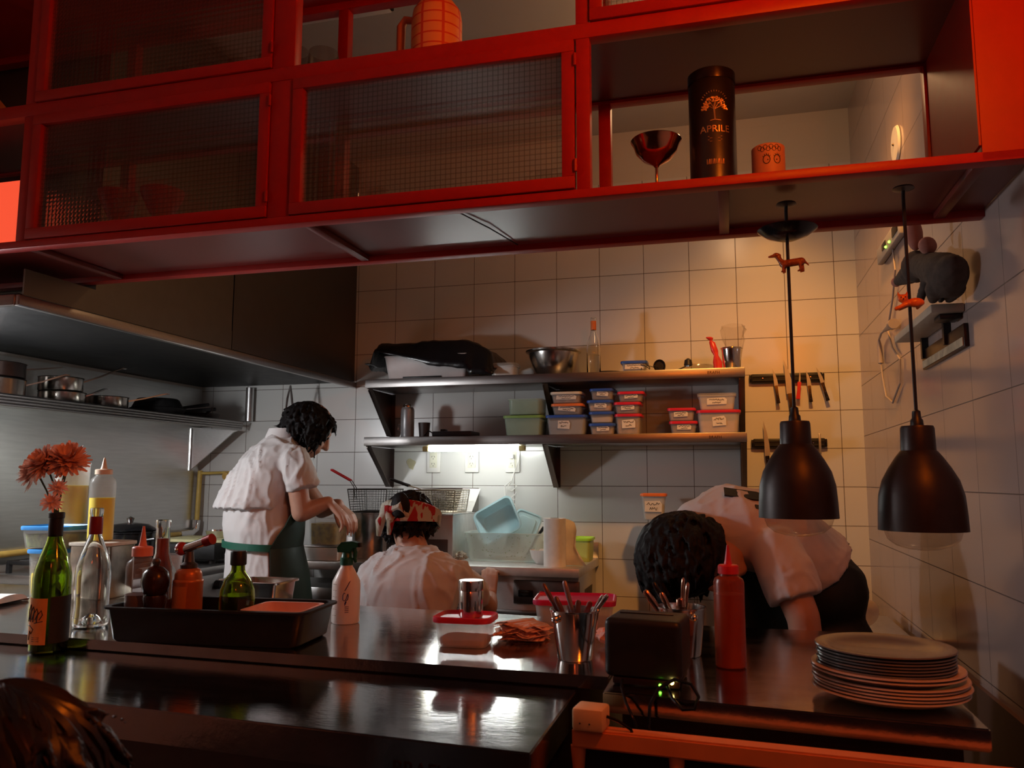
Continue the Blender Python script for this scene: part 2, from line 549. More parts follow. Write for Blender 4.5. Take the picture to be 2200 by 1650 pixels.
def organic(name, mb, m, voxel, parent, smooth=6, wr=None, world=True):
    """fuse overlapping volumes into one continuous skin"""
    o = mb.build(name, m, None, smooth=True)
    md = o.modifiers.new('fuse', 'REMESH')
    md.mode = 'VOXEL'
    md.voxel_size = voxel
    if smooth:
        ms = o.modifiers.new('soft', 'SMOOTH')
        ms.factor = 0.5
        ms.iterations = smooth
    dg = bpy.context.evaluated_depsgraph_get()
    me = bpy.data.meshes.new_from_object(o.evaluated_get(dg))
    me.name = name
    o.modifiers.clear()
    old = o.data
    o.data = me
    bpy.data.meshes.remove(old)
    if wr is not None:
        nrm = [(v.co.copy(), v.normal.copy()) for v in me.vertices]
        for v, (c_, n_) in zip(me.vertices, nrm):
            v.co = c_ + n_ * wr(c_, n_)
    me.shade_smooth()
    if not me.materials:
        me.materials.append(m)
    if parent is not None:
        me.transform(ROOT[parent.name].inverted())
        o.parent = parent
        ROOT[o.name] = ROOT[parent.name]
    return o
def text_part(name, body, size, m, parent, M, extrude=0.0004, bend=None):
    cu = bpy.data.curves.new(name, 'FONT')
    cu.body = body
    cu.size = size
    cu.align_x = 'CENTER'
    cu.align_y = 'CENTER'
    cu.extrude = extrude
    o = bpy.data.objects.new(name + '_tmp', cu)
    COL.objects.link(o)
    dg = bpy.context.evaluated_depsgraph_get()
    me = bpy.data.meshes.new_from_object(o.evaluated_get(dg))
    bpy.data.objects.remove(o)
    if bend:
        for v in me.vertices:
            a = v.co.x / bend
            z = v.co.z
            v.co = V(((bend + z) * math.sin(a), v.co.y, (bend + z) * math.cos(a) - bend))
    me.transform(M)
    me.name = name
    me.materials.clear()
    me.materials.append(m)
    r = bpy.data.objects.new(name, me)
    COL.objects.link(r)
    if parent is not None:
        r.parent = parent
        ROOT[r.name] = ROOT[parent.name]
    return r
FACE = Matrix.Rotation(PI / 2, 4, 'X')      # text lying in XY turned to face -Y
# ================================================================== SETTING
D = 3.936           # back wall
XR = 0.593          # right wall
XL = -2.876         # left wall
CEIL = 3.04
struct('floor', MB().box((-1.1, 0.9, -0.05), (4.2, 6.6, 0.1)), floor_m)
struct('ceiling', MB().box((-1.1, 0.9, CEIL + 0.05), (4.2, 6.6, 0.1)), ceil_m)
struct('wall_back', MB().box(((XL + XR) / 2, D + 0.05, CEIL / 2), (XR - XL + 0.4, 0.1, CEIL)), tile_b)
struct('wall_right', MB().box((XR + 0.05, 0.9, CEIL / 2), (0.1, 6.4, CEIL)), tile_r)
struct('wall_left', MB().box((XL - 0.05, 0.9, CEIL / 2), (0.1, 6.4, CEIL)), paint_m)
struct('wall_front', MB().box((-1.1, -2.35, CEIL / 2), (4.2, 0.1, CEIL)), mat('dark_dining_wall', (0.035, 0.014, 0.012), 0.7))
struct('shade_panel_1', MB().box((XR - 0.006, 1.90, 0.39), (0.012, 1.7, 0.765)), mat('shade_brown', (0.10, 0.05, 0.04), 0.4))  # added dark sheet, paints the shade on the lower tiled wall

# ------------------------------------------------------------------ worktops
def quad_top(mb, p, z0, z1):
    mb.prism(p, z0, z1)
def counter(name, label, corners, ztop, apron, base_inset, base_h, cat='counter'):
    cx = sum(p[0] for p in corners) / 4
    cy = sum(p[1] for p in corners) / 4
    t = thing(name, label, cat, (cx, cy, 0))
    m = MB()
    m.prism(corners, ztop - apron, ztop)
    ed = [e for e in m.bm.edges]
    bmesh.ops.bevel(m.bm, geom=ed, offset=0.0025, segments=2, affect='EDGES')
    m.build('worktop', counter_m, t, world=True)
    b = [(cx + (p[0] - cx) * base_inset, cy + (p[1] - cy) * base_inset) for p in corners]
    MB().prism(b, 0.10, ztop - apron).build('cabinet_body', dark_steel, t, world=True)
    MB().prism([(cx + (p[0] - cx) * .9, cy + (p[1] - cy) * .85) for p in corners], 0.0, 0.10).build('plinth', black_pl, t, world=True)
    return t
pass_ctr = counter('pass_counter', 'long steel pass counter behind the bar, carrying the black tray, spray bottle and cutlery bucket',
                   [(-2.87, 1.640), (-0.228, 1.553), (-0.228, 2.163), (-2.87, 2.366)], 0.915, 0.024, 0.97, 0.9)
bar_ctr = counter('bar_counter', 'scratched steel bar counter nearest the viewer with the flower bottle at its left end',
                  [(-2.87, 1.345), (-0.288, 1.180), (-0.288, 1.548), (-2.87, 1.634)], 0.890, 0.055, 0.97, 0.9)
right_ctr = counter('side_counter', 'dark steel counter on the right carrying the plate stack and red sauce bottle',
                    [(-0.224, 1.446), (0.363, 1.386), (0.363, 2.160), (-0.224, 2.160)], 0.915, 0.034, 0.90, 0.9)
text_part('lettering', 'BRAFH', 0.032, dark_void, bar_ctr, ROOT[bar_ctr.name].inverted() @ Matrix.Translation((-0.46, 1.1899, 0.8455)) @ Matrix.Rotation(-0.064, 4, 'Z') @ FACE)

# ------------------------------------------------------------------ cooking side worktop and fridge
bc = thing('kitchen_worktop', 'steel worktop along the tiled back wall carrying the fryer, pot and white tub', 'counter', (-1.4, 3.66, 0))
m = MB()
m.box((-1.385, 3.665, 0.892), (1.53, 0.535, 0.038), bev=0.003)
m.build('worktop', kitchen_top, bc, world=True)
MB().box((-1.385, 3.926, 0.945), (1.53, 0.016, 0.08), bev=0.002).build('upstand', steel, bc, world=True)
for x in (-2.10, -1.62):
    MB().box((x, 3.45, 0.433), (0.035, 0.035, 0.866)).build('leg', steel, bc, world=True)
MB().box((-1.86, 3.60, 0.755), (0.50, 0.34, 0.07), bev=0.003).build('drawer', steel, bc, world=True)
MB().box((-1.86, 3.66, 0.25), (0.52, 0.48, 0.03), bev=0.003).build('undershelf', dark_steel, bc, world=True)
fr = thing('undercounter_fridge', 'low steel fridge with a dark display and slotted side under the kitchen worktop', 'fridge', (-1.1, 3.68, 0))
m = MB()
m.box((-1.115, 3.70, 0.467), (0.96, 0.45, 0.80), bev=0.004)
m.build('body', steel, fr, world=True)
for k in range(2):
    d_ = MB().box((-1.37 + 0.49 * k, 3.468, 0.40), (0.46, 0.02, 0.60), bev=0.006).build('door', dark_steel, fr, world=True)
    MB().box((-1.37 + 0.49 * k, 3.455, 0.715), (0.44, 0.012, 0.018), bev=0.003).build('handle', shelf_m, d_, world=True)
m = MB().box((-0.775, 3.466, 0.80), (0.29, 0.018, 0.10), bev=0.003)
ct = m.build('control_panel', dark_steel, fr, world=True)
MB().box((-0.865, 3.455, 0.795), (0.065, 0.006, 0.028), bev=0.002).build('display', black_gl, ct, world=True)
MB().box((-0.795, 3.455, 0.795), (0.018, 0.008, 0.024), bev=0.002).build('power_switch', red_pl, ct, world=True)
m = MB()
for k in range(6):
    y = 3.56 + k * 0.035
    m.slab([(-0.634, y, 0.62), (-0.634, y + 0.016, 0.62), (-0.634, y + 0.075, 0.80), (-0.634, y + 0.059, 0.80)], (0.0015, 0, 0))
m.build('vent_slots', black_pl, fr, world=True)

# ------------------------------------------------------------------ range along the left wall
rg = thing('gas_range', 'steel gas range with black burner grates along the left steel wall', 'stove', (-2.53, 3.1, 0))
MB().box((-2.535, 3.15, 0.455), (0.66, 1.0, 0.83), bev=0.006).build('body', steel, rg, world=True)
MB().box((-2.535, 3.15, 0.885), (0.67, 1.01, 0.035), bev=0.004).build('hob_top', steel, rg, world=True)
def grate(x, y):
    m = MB()
    m.box((x, y - .13, .945), (.28, .014, .016), bev=.003).box((x, y + .13, .945), (.28, .014, .016), bev=.003)
    m.box((x - .13, y, .945), (.014, .28, .016), bev=.003).box((x + .13, y, .945), (.014, .28, .016), bev=.003)
    for k in range(4):
        a = k * PI / 2 + PI / 4
        m.box((x + .085 * math.cos(a), y + .085 * math.sin(a), .945), (.13, .012, .018), rz=a, bev=.003)
    for sx in (-1, 1):
        for sy in (-1, 1):
            m.box((x + sx * .13, y + sy * .13, .922), (.016, .016, .04))
    g = m.build('burner_grate', black_iron, rg, world=True)
    MB().lathe([(0, .902), (.055, .902), (.055, .915), (.04, .92), (.04, .93), (0, .932)], (x, y, 0), 24).build('burner', black_iron, g, world=True)
grate(-2.70, 2.82)
grate(-2.37, 2.82)
for k in range(4):
    kb = MB().lathe([(0, 0), (.02, 0), (.018, .025), (0, .027)], (0, 0, 0), 20, Matrix.Translation((-2.205, 2.78 + k * .2, .82)) @ Matrix.Rotation(PI / 2, 4, 'Y'))
    kb.build('control_knob', black_pl, rg, world=True)
gd = thing('griddle', 'dark flat griddle with a pale board on top in the corner beside the standing cook', 'griddle', (-2.5, 3.45, .9))
m = MB().box((-2.5, 3.42, .955), (.50, .40, .07), bev=.005)
m.build('plate', black_iron, gd, world=True)
for sx in (-1, 1):
    for sy in (-1, 1):
        MB().lathe([(.015, .9025), (.015, .922)], (-2.5 + sx * .22, 3.42 + sy * .17, 0), 12).build('foot', black_pl, gd, world=True)
cb = MB().box((-2.42, 3.40, .9985), (.36, .26, .013), rz=.06, bev=.003).build('cutting_board', mat('yellowed_board', (.74, .70, .38), .6, 0, .1, 20))
tag(cb, 'pale yellow cutting board lying on the dark griddle', 'board')
sp_ = thing('small_pan', 'small round steel pan on the pale board beside the standing cook', 'pan', (-2.40, 3.47, 1.0062))
MB().lathe([(0, 0), (.055, 0), (.062, .03), (.066, .03), (.058, .003), (0, .003)], n=28).build('bowl', chrome, sp_)
MB().box((.1, .0, .026), (.09, .014, .006), bev=.002).build('handle', chrome, sp_)
pl = thing('lidded_pot', 'black pot with a lid on the rear burner behind the sauce bottle', 'pot', (-2.37, 2.82, .9535))
MB().lathe([(0, 0), (.09, 0), (.10, .02), (.10, .11), (.104, .112), (.104, .118), (.096, .118), (.094, .02), (0, .01)], n=32).build('body', black_gl, pl)
ld = MB().lathe([(.10, .1185), (.105, .124), (.07, .145), (.02, .152), (.0, .152)], n=32).build('lid', black_gl, pl)
MB().lathe([(0, .152), (.01, .152), (.016, .17), (0, .178)], n=16).build('knob', chrome, ld)
for s_ in (-1, 1):
    MB().tube([(s_ * .10, -.03, .085), (s_ * .135, -.025, .09), (s_ * .135, .025, .09), (s_ * .10, .03, .085)], .006).build('handle', black_gl, pl)

# steel wall lining, gas pipes
tag(MB().box((XL + .006, 2.9, 1.36), (.010, 2.04, .85)).build('steel_wall_panel', mat('wall_panel_steel', (.72, .72, .70), .34, 1.0, .06, 25, .03, stretch=(6, .3, 4))),
    'brushed steel panel lining the left wall above the range', 'panel')
gp = thing('gas_pipe', 'yellow gas pipe with chrome elbow running along the left wall to the corner', 'pipe', (-2.84, 3.0, .985))
MB().tube([(-2.842, 2.0, .972), (-2.842, 3.78, .992)], .013, 12).build('pipe_run', yellow_pipe, gp, world=True)
MB().tube([(-2.838, 3.89, 1.04), (-2.838, 3.90, 1.33)], .013, 12).build('riser', yellow_pipe, gp, world=True)
MB().tube([(-2.842, 3.75, .992), (-2.842, 3.85, .994), (-2.840, 3.885, 1.01), (-2.838, 3.89, 1.06)], .020, 14).build('elbow', chrome, gp, world=True)
MB().tube([(-2.838, 3.90, 1.315), (-2.45, 3.90, 1.325)], .008, 10).build('branch_pipe', yellow_pipe, gp, world=True)
vl = MB().lathe([(0, -.012), (.02, -.012), (.022, 0), (.02, .012), (0, .012)], (0, 0, 0), 16, Matrix.Translation((-2.66, 3.885, 1.30)) @ Matrix.Rotation(PI / 2, 4, 'X'))
vl.build('valve', brass_m, gp, world=True)
tag(MB().tube([(-2.548, 3.905, 1.60), (-2.548, 3.905, 1.785)], .022, 16).build('flue_pipe', steel), 'short steel pipe rising into the hood in the back left corner', 'pipe')

# ------------------------------------------------------------------ hood
hd = thing('extractor_hood', 'large steel extractor hood over the range, dark underneath', 'extractor hood', (-2.4, 2.9, 1.78))
XH = -1.93
m = MB()
m.box((XH + .003, 2.86, 1.783), (.020, 2.14, .032), bev=.004)
m.box(((XH + XL) / 2, 1.795, 1.783), (XH - XL - .004, .02, .032), bev=.004)
m.build('lip', shelf_m, hd, world=True)
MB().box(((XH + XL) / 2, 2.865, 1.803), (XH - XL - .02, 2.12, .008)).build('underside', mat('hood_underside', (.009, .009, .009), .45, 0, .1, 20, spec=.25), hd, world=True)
MB().box((XH - .006, 2.318, 1.842), (.006, 1.000, .076)).build('skirt', hood_m, hd, world=True)
MB().box((XH - .006, 2.45, 2.44), (.006, .73, 1.12)).build('fascia_panel', hood_m, hd, world=True)
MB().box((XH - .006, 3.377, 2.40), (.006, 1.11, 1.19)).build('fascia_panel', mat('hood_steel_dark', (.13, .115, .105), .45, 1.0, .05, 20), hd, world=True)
MB().box(((XH + XL) / 2, 2.09, 2.44), (XH - XL - .02, .006, 1.12)).build('front_panel', hood_m, hd, world=True)
tg = thing('tongs', 'steel tongs hanging from the far end of the hood above the standing cook', 'tongs', (-2.18, 3.72, 1.77))
MB().tube([(-2.19, 3.72, 1.768), (-2.205, 3.72, 1.70), (-2.215, 3.72, 1.60)], [.004, .006, .004], 8).build('arm', chrome, tg, world=True)
MB().tube([(-2.19, 3.72, 1.768), (-2.18, 3.72, 1.70), (-2.165, 3.72, 1.60)], [.004, .006, .004], 8).build('arm', dark_steel, tg, world=True)

# ------------------------------------------------------------------ pan shelf on the left wall
ps = thing('pan_shelf', 'ribbed steel wall shelf under the hood holding saucepans and black pans', 'shelf', (-2.7, 2.9, 1.58))
MB().box((-2.715, 2.90, 1.577), (.31, 1.92, .012)).build('board', steel, ps, world=True)
m = MB()
for k in range(4):
    m.tube([(-2.555 - .003 * k, 1.94, 1.588 - k * .011), (-2.555 - .003 * k, 3.86, 1.588 - k * .011)], .0062, 8)
m.build('ribbed_edge', shelf_m, ps, world=True)
for y in (3.84, 2.05):
    b_ = MB().slab([(-2.868, y, 1.568), (-2.575, y, 1.545), (-2.60, y, 1.535), (-2.868, y, 1.325)], (0, .008, 0)).build('bracket', steel, ps, world=True)
    MB().tube([(-2.862, y - .006, 1.33), (-2.862, y - .006, 1.56)], .006, 8).build('bracket_rail', chrome, b_, world=True)

# ------------------------------------------------------------------ wall shelves on the back wall
def wall_shelf(name, label, ztop, zb):
    t = thing(name, label, 'shelf', (-.82, 3.78, ztop))
    MB().box((-.822, 3.777, ztop - .021), (1.80, .310, .042), bev=.002).build('board', shelf_m, t, world=True)
    for x in (-1.705, -.82, .063):
        b = MB()
        b.slab([(x - .010, 3.925, ztop - .044), (x - .010, 3.640, ztop - .044), (x - .010, 3.640, ztop - .052), (x - .010, 3.885, zb), (x - .010, 3.925, zb)], (.004, 0, 0))
        b.slab([(x - .012, 3.638, ztop - .044), (x + .014, 3.638, ztop - .044), (x + .014, 3.883, zb), (x - .012, 3.883, zb)], (0, .004, .003))
        b.slab([(x - .012, 3.926, ztop - .044), (x + .014, 3.926, ztop - .044), (x + .014, 3.926, zb), (x - .012, 3.926, zb)], (0, .004, 0))
        b.build('bracket', dark_steel, t, world=True)
    text_part('lettering', 'BRAFH', .018, dark_void, t, ROOT[t.name].inverted() @ Matrix.Translation((-.055, 3.6215, ztop - .020)) @ FACE)
    return t
wall_shelf('wall_shelf', 'upper steel wall shelf holding the black bag, steel bowl and bottle', 1.772, 1.505)
ws = wall_shelf('wall_shelf', 'lower steel wall shelf holding the rows of food containers, lit from below', 1.488, 1.245)
tl = thing('tube_light', 'bright white tube light under the lower wall shelf', 'light', (-1.18, 3.70, 1.435))
MB().tube([(-1.395, 3.672, 1.430), (-.955, 3.672, 1.430)], .013, 14).build('tube', led_m, tl, world=True)
MB().box((-1.175, 3.69, 1.4445), (.50, .035, .002)).build('batten', white_pl, tl, world=True)
for x in (-1.415, -.935):
    MB().box((x, 3.672, 1.430), (.03, .03, .024), bev=.004).build('end_cap', mat('yellow_tape', (.75, .62, .25), .5), tl, world=True)
def outlet(x, label, plug=False):
    t = thing('wall_outlet', label, 'socket', (x, D - .002, 1.378))
    MB().box((0, -.005, 0), (.074, .010, .118), bev=.004).build('plate', white_pl, t)
    MB().box((0, -.0115, .004), (.040, .004, .078), bev=.001).build('socket_insert', mat('cream_plastic', (.70, .68, .55), .4), t)
    m = MB()
    for z in (.022, -.014):
        for s_, a in ((-1, .5), (1, -.5)):
            m.box((s_ * .007, -.0138, z), (.002, .001, .009), M=Matrix.Rotation(a, 4, 'Y'))
        m.box((0, -.0138, z - .011), (.002, .001, .007))
    m.build('pin_slots', ink_m, t)
    return t
outlet(-1.472, 'white wall outlet beside the stained tile, leftmost under the tube light')
outlet(-1.265, 'white wall outlet in the middle under the tube light')
o3 = outlet(-1.050, 'white wall outlet with the charger and looped cable plugged in')
st = MB().rings([[V((-1.598 + .022 * math.cos(a) * (1 + .3 * math.sin(3 * a)), D - .0005, 1.363 + .03 * math.sin(a) * (1 + .25 * math.cos(2 * a + 1)))) for a in [2 * PI * i / 20 for i in range(20)]],
                 [V((-1.598 + .022 * math.cos(a) * (1 + .3 * math.sin(3 * a)), D - .0025, 1.363 + .03 * math.sin(a) * (1 + .25 * math.cos(2 * a + 1)))) for a in [2 * PI * i / 20 for i in range(20)]]])
tag(st.build('tile_patch', mat('putty', (.5, .46, .3), .8)), 'small yellowish patch stuck on the tile left of the outlets', 'patch')
cbm = MB()
cbm.tube([(-1.040, 3.90, 1.40), (-1.030, 3.895, 1.33), (-1.050, 3.90, 1.27), (-1.075, 3.90, 1.24), (-1.045, 3.89, 1.225), (-1.02, 3.90, 1.25), (-1.05, 3.885, 1.275), (-1.085, 3.90, 1.25),
          (-1.08, 3.895, 1.20), (-1.03, 3.89, 1.185), (-1.02, 3.90, 1.22), (-1.06, 3.89, 1.18), (-1.075, 3.90, 1.15), (-1.05, 3.90, 1.10), (-1.03, 3.90, 1.075), (-1.01, 3.90, 1.10), (-1.03, 3.90, 1.16), (-1.06, 3.89, 1.19)], .0028, 8)
tc_ = thing('charger_cable', 'white cable bundled in loops hanging below the right outlet', 'cable', (-1.05, 3.9, 1.4))
cbm.build('cord', white_pl, tc_, world=True)
MB().box((-1.048, 3.903, 1.398), (.022, .030, .020), bev=.003).build('plug', white_pl, tc_, world=True)
MB().tube([(-1.03, 3.905, 1.33), (-1.012, 3.905, 1.38), (-1.005, 3.90, 1.42)], .002, 6).build('lead', white_pl, tc_, world=True)

# ------------------------------------------------------------------ red hanging cabinet
cab = thing('hanging_cabinet', 'red metal cabinet hanging over the counter with patterned glass doors and open shelves', 'cabinet', (-1.1, 1.88, 1.893))
YF0, YF1, YB0, YB1 = 1.680, 1.715, 2.040, 2.075
Z0, ZM0, ZM1, ZT = 1.893, 2.262, 2.297, 2.700
XA = -2.83
posts = [(-1.812, .034), (-1.040, .060), (-.290, .030)]
m = MB()
def rail(mb, x0, x1, y0, y1, z0, z1, bev=.0015):
    mb.box(((x0 + x1) / 2, (y0 + y1) / 2, (z0 + z1) / 2), (x1 - x0, y1 - y0, z1 - z0), bev=bev)
rail(m, XA, .592, YF0, YF1, Z0, Z0 + .020)
rail(m, XA, .490, YF0, YF1, ZM0, ZM1)
rail(m, XA, .592, YF0, YF1, ZT - .035, ZT)
for x, wd in posts + [(XA + .02, .04)]:
    rail(m, x - wd / 2, x + wd / 2, YF0 + .001, YF1 - .001, Z0 + .02, ZM0)
    rail(m, x - wd / 2, x + wd / 2, YF0 + .001, YF1 - .001, ZM1, ZT - .035)
m.build('front_frame', red_paint, cab, world=True)
m = MB()
rail(m, XA, .592, YB0, YB1, Z0, Z0 + .032)
rail(m, XA, .592, YB0, YB1, ZM0 + .015, ZM1 + .025)
rail(m, XA, .592, YB0, YB1, ZT - .03, ZT)
for x in (-2.81, -1.812, -1.068, -.294, .497):
    rail(m, x - .016, x + .016, YB0 + .001, YB1 - .001, Z0 + .032, ZM0 + .015)
    rail(m, x - .016, x + .016, YB0 + .001, YB1 - .001, ZM1 + .025, ZT - .03)
m.build('rear_frame', red_paint, cab, world=True)
for x in (-2.81, -1.805, -.977, .005, .495):
    m = MB()
    rail(m, x - .012, x + .012, YF1, YB0, Z0 + .002, Z0 + .016)
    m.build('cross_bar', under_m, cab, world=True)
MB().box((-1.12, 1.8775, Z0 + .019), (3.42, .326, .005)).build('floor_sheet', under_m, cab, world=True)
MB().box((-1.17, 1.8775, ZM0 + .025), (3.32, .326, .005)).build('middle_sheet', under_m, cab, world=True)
MB().box((-1.12, 1.8775, ZT - .004), (3.42, .39, .006)).build('roof_sheet', red_paint, cab, world=True)
ep = MB()
ep.box((.541, YF0 + .004, (Z0 + ZT) / 2), (.100, .008, ZT - Z0 - .002))
ep.box((.490, 1.86, (Z0 + ZT) / 2 + .01), (.006, .352, ZT - Z0 - .05))
ep.build('end_panel', red_paint, cab, world=True)
wr_ = MB().tube([(-.60, 1.73, Z0 + .013), (-.565, 1.85, Z0 + .011), (-.56, 1.86, Z0 + .010), (-.53, 2.03, Z0 + .013)], .0018, 6)
wr_.build('wire', ink_m, cab, world=True)
def door(x0, x1, z0, z1):
    fw = .028
    y0, y1 = YF0 - .006, YF0 + .020
    f = MB()
    rail(f, x0, x1, y0, y1, z0, z0 + fw)
    rail(f, x0, x1, y0, y1, z1 - fw, z1)
    rail(f, x0, x0 + fw, y0 + .0005, y1 - .0005, z0 + fw, z1 - fw)
    rail(f, x1 - fw, x1, y0 + .0005, y1 - .0005, z0 + fw, z1 - fw)
    fo = f.build('door', red_paint, cab, world=True)
    MB().box(((x0 + x1) / 2, y0 + .014, (z0 + z1) / 2), (x1 - x0 - fw * 2 + .008, .004, z1 - z0 - fw * 2 + .008)).build('glass_pane', reeded, fo, world=True)
    for z in (z0 + .05, z1 - .05):
        MB().tube([(x1 + .003, y0 - .002, z - .014), (x1 + .003, y0 - .002, z + .014)], .004, 8).build('hinge', red_paint, fo, world=True)
door(-1.793, -1.072, Z0 + .022, ZM0 - .002)
door(-1.008, -.309, Z0 + .022, ZM0 - .002)
door(-1.793, -1.072, ZM1 + .002, ZT - .037)
door(-.273, .470, ZM1 + .002, ZT - .037)

# ------------------------------------------------------------------ glazed partition at the right front
pt = thing('glazed_partition', 'low orange lit painted wood partition with small dark glass panes below the side counter', 'partition', (.15, 1.36, 0))
def pline(x):
    return 1.352 - .07 * (x - .0)
m = MB()
x0, x1 = -.262, .585
m.prism([(x0, pline(x0) - .012), (x1, pline(x1) - .012), (x1, pline(x1) + .022), (x0, pline(x0) + .022)], .846, .876)
bmesh.ops.bevel(m.bm, geom=list(m.bm.edges), offset=.003, segments=2, affect='EDGES')
m.build('top_rail', orange_frame, pt, world=True)
m = MB()
m.prism([(x0, pline(x0) - .01), (x1, pline(x1) - .01), (x1, pline(x1) + .02), (x0, pline(x0) + .02)], .0, .12)
m.build('bottom_rail', orange_frame, pt, world=True)
for x in (-.254, -.094, .096, .29, .48, .575):
    MB().lathe([(.008, .12), (.011, .2), (.009, .80), (.013, .846)], (x, pline(x) + .004, 0), 12).build('stile', orange_frame, pt, world=True)
gm = mat('dark_pane', (.02, .010, .008), .08, 0, .2, 10, alpha=.9)
for a, b in ((-.254, -.094), (-.094, .096), (.096, .29), (.29, .48), (.48, .575)):
    MB().slab([(a + .01, pline(a) + .004, .13), (b - .01, pline(b) + .004, .13), (b - .01, pline(b) + .004, .842), (a + .01, pline(a) + .004, .842)], (0, .004, 0)).build('glass_pane', gm, pt, world=True)
# ================================================================== FOOD CONTAINERS
def tub(label, cx, y, z, w, d, h, lid=None, body=None, fill=None, fill_h=.6, note=None, group=None, rz=0.0, r=.012, taper=.92, name='food_container', lid_h=.012, cat='container', seed=1, note_tilt=0.0, note_w=.5):
    t = thing(name, label, cat, (cx, y, z), rz, group)
    hb = h - (lid_h * .8 if lid else 0)
    m = MB()
    hollow_box(m, w, d, hb, r, taper=taper)
    m.build('body', body or clear_pl, t)
    if fill:
        f = MB()
        f.rings([rrect(w * taper - .008, d * taper - .008, r, .004), rrect(w * (taper + (1 - taper) * fill_h) - .008, d * (taper + (1 - taper) * fill_h) - .008, r, hb * fill_h)])
        for v in f.bm.verts:
            if v.co.z > .01:
                v.co.z += random.uniform(-.1, .05) * hb * fill_h
        f.build('contents', fill, t)
    if lid:
        l = MB()
        W, Dd = w + .011, d + .011
        l.rings([rrect(W, Dd, r + .005, hb - .004), rrect(W + .002, Dd + .002, r + .006, hb + .001), rrect(W, Dd, r + .005, hb + lid_h * .6),
                 rrect(W - .008, Dd - .008, r + .002, hb + lid_h * .6 + .0015), rrect(W - .016, Dd - .016, r, hb + .003)], cap0=True, cap1=True)
        l.build('lid', lid, t)
    if note:
        nw, nh = w * note_w, hb * .45
        zc = hb * .52 + .004
        k = (zc / hb)
        yf = -(d * (taper + (1 - taper) * k)) / 2 - .0016
        M_ = Matrix.Translation((note * w * .18, yf, zc)) @ Matrix.Rotation(note_tilt, 4, 'Y')
        n = MB()
        n.rings([[M_ @ V(p) for p in ((-nw / 2, 0, -nh / 2), (nw * .47, 0, -nh * .52), (nw / 2, 0, nh * .2), (nw * .38, 0, nh / 2), (-nw * .48, 0, nh * .46))],
                 [M_ @ V(p) for p in ((-nw / 2, -.0006, -nh / 2), (nw * .47, -.0006, -nh * .52), (nw / 2, -.0006, nh * .2), (nw * .38, -.0006, nh / 2), (-nw * .48, -.0006, nh * .46))]])
        no = n.build('paper_label', label_m, t)
        s_ = MB()
        scribble(s_, (0, -.0012, 0), nw * .9, nh * .9, 2, .0011, seed)
        if s_.bm.verts:
            s_.bm.transform(M_)
            s_.build('handwriting', ink_m, no)
    return t
ZL = 1.4885
SY = 3.72
tub('pale green tub without a lid, upside down on the green lidded tub', -.92, SY, ZL + .0985, .160, .13, .073, None, green_tub, herb_m, .16, r=.02, taper=.97, group=None)
tub('wide pale tub with a green lid on the lower wall shelf', -.928, SY, ZL, .180, .14, .095, green_lid, green_tub, mat('pale_food', (.45, .47, .42), .7), .8)
tub('large clear tub with a blue lid, bottom of the stack with orange and white lids', -.722, SY, ZL, .182, .14, .093, blue_lid, clear_pl, mat('grey_food', (.22, .23, .25), .7), .85, note=-.3, seed=3, note_w=.32, note_tilt=.05)
tub('clear tub with an orange lid under the white lidded tub', -.720, SY, ZL + .0945, .140, .12, .052, orange_lid, clear_pl, mat('dark_food', (.10, .09, .09), .7), .7, note=.05, seed=4, note_w=.6, note_tilt=.1)
tub('clear tub with a white lid on top of the orange lidded tub', -.724, SY, ZL + .148, .138, .12, .054, cream_lid, clear_pl, food_m, .7, note=.1, seed=5, note_w=.7)
g_ = 'blue lidded tubs stacked on the lower wall shelf'
for k, (x, w_, lab, fl) in enumerate(((-.557, .112, 'lowest', food_m), (-.559, .106, 'second from the bottom', mat('white_food', (.62, .56, .48), .7)), (-.566, .110, 'second from the top', meat_m), (-.556, .103, 'topmost', mat('plum_food', (.12, .07, .08), .7)))):
    tub('small clear tub with a blue lid, %s in the stack of four' % lab, x, SY, ZL + k * .0535, w_, .12, .0525, blue_lid, clear_pl, fl, .6, note=None if k == 1 else (.2 if k else .25), seed=10 + k, group=g_, note_w=.52, note_tilt=.04 * (k - 1))
g_ = 'dark red lidded tubs beside the blue lidded stack'
zz = ZL
for k, (x, h_, lab) in enumerate(((-.438, .093, 'tallest and lowest of three beside the blue lids'), (-.441, .053, 'middle of three beside the blue lids'), (-.425, .047, 'top of three beside the blue lids'))):
    tub('clear tub with a red lid, ' + lab, x, SY, zz, .112, .12, h_, red_lid, clear_pl, mat('maroon_food', (.14, .05, .05), .7) if k else food_m, .8 if not k else .6, note=.15, seed=20 + k, group=g_, note_w=.55, note_tilt=-.06)
    zz += h_ + .001
g_ = 'small red lidded tubs near the right end of the lower shelf'
tub('small red lidded tub, lower of the pair near the right shelf end', -.193, SY, ZL, .114, .12, .056, red_lid, clear_pl, mat('maroon_food', (.14, .05, .05), .7), .6, note=.2, seed=30, group=g_, note_w=.55)
tub('small red lidded tub, upper of the pair near the right shelf end', -.200, SY, ZL + .057, .114, .12, .058, red_lid, clear_pl, mat('rose_food', (.34, .20, .17), .7), .7, note=-.1, seed=31, group=g_, note_w=.55, note_tilt=-.04)
tub('large clear tub with a red lid at the right end of the lower wall shelf', -.040, SY, ZL, .180, .15, .102, red_lid, milky_pl, meat_m, .6, note=.1, seed=32, note_w=.33, note_tilt=-.08, r=.02)
tub('clear tub with a white lid on the large red lidded tub at the shelf end', -.045, SY, ZL + .103, .158, .13, .074, clear_pl, milky_pl, mat('peach_food', (.62, .42, .26), .7), .45, note=0.01, seed=33, note_w=.55, note_tilt=-.03)

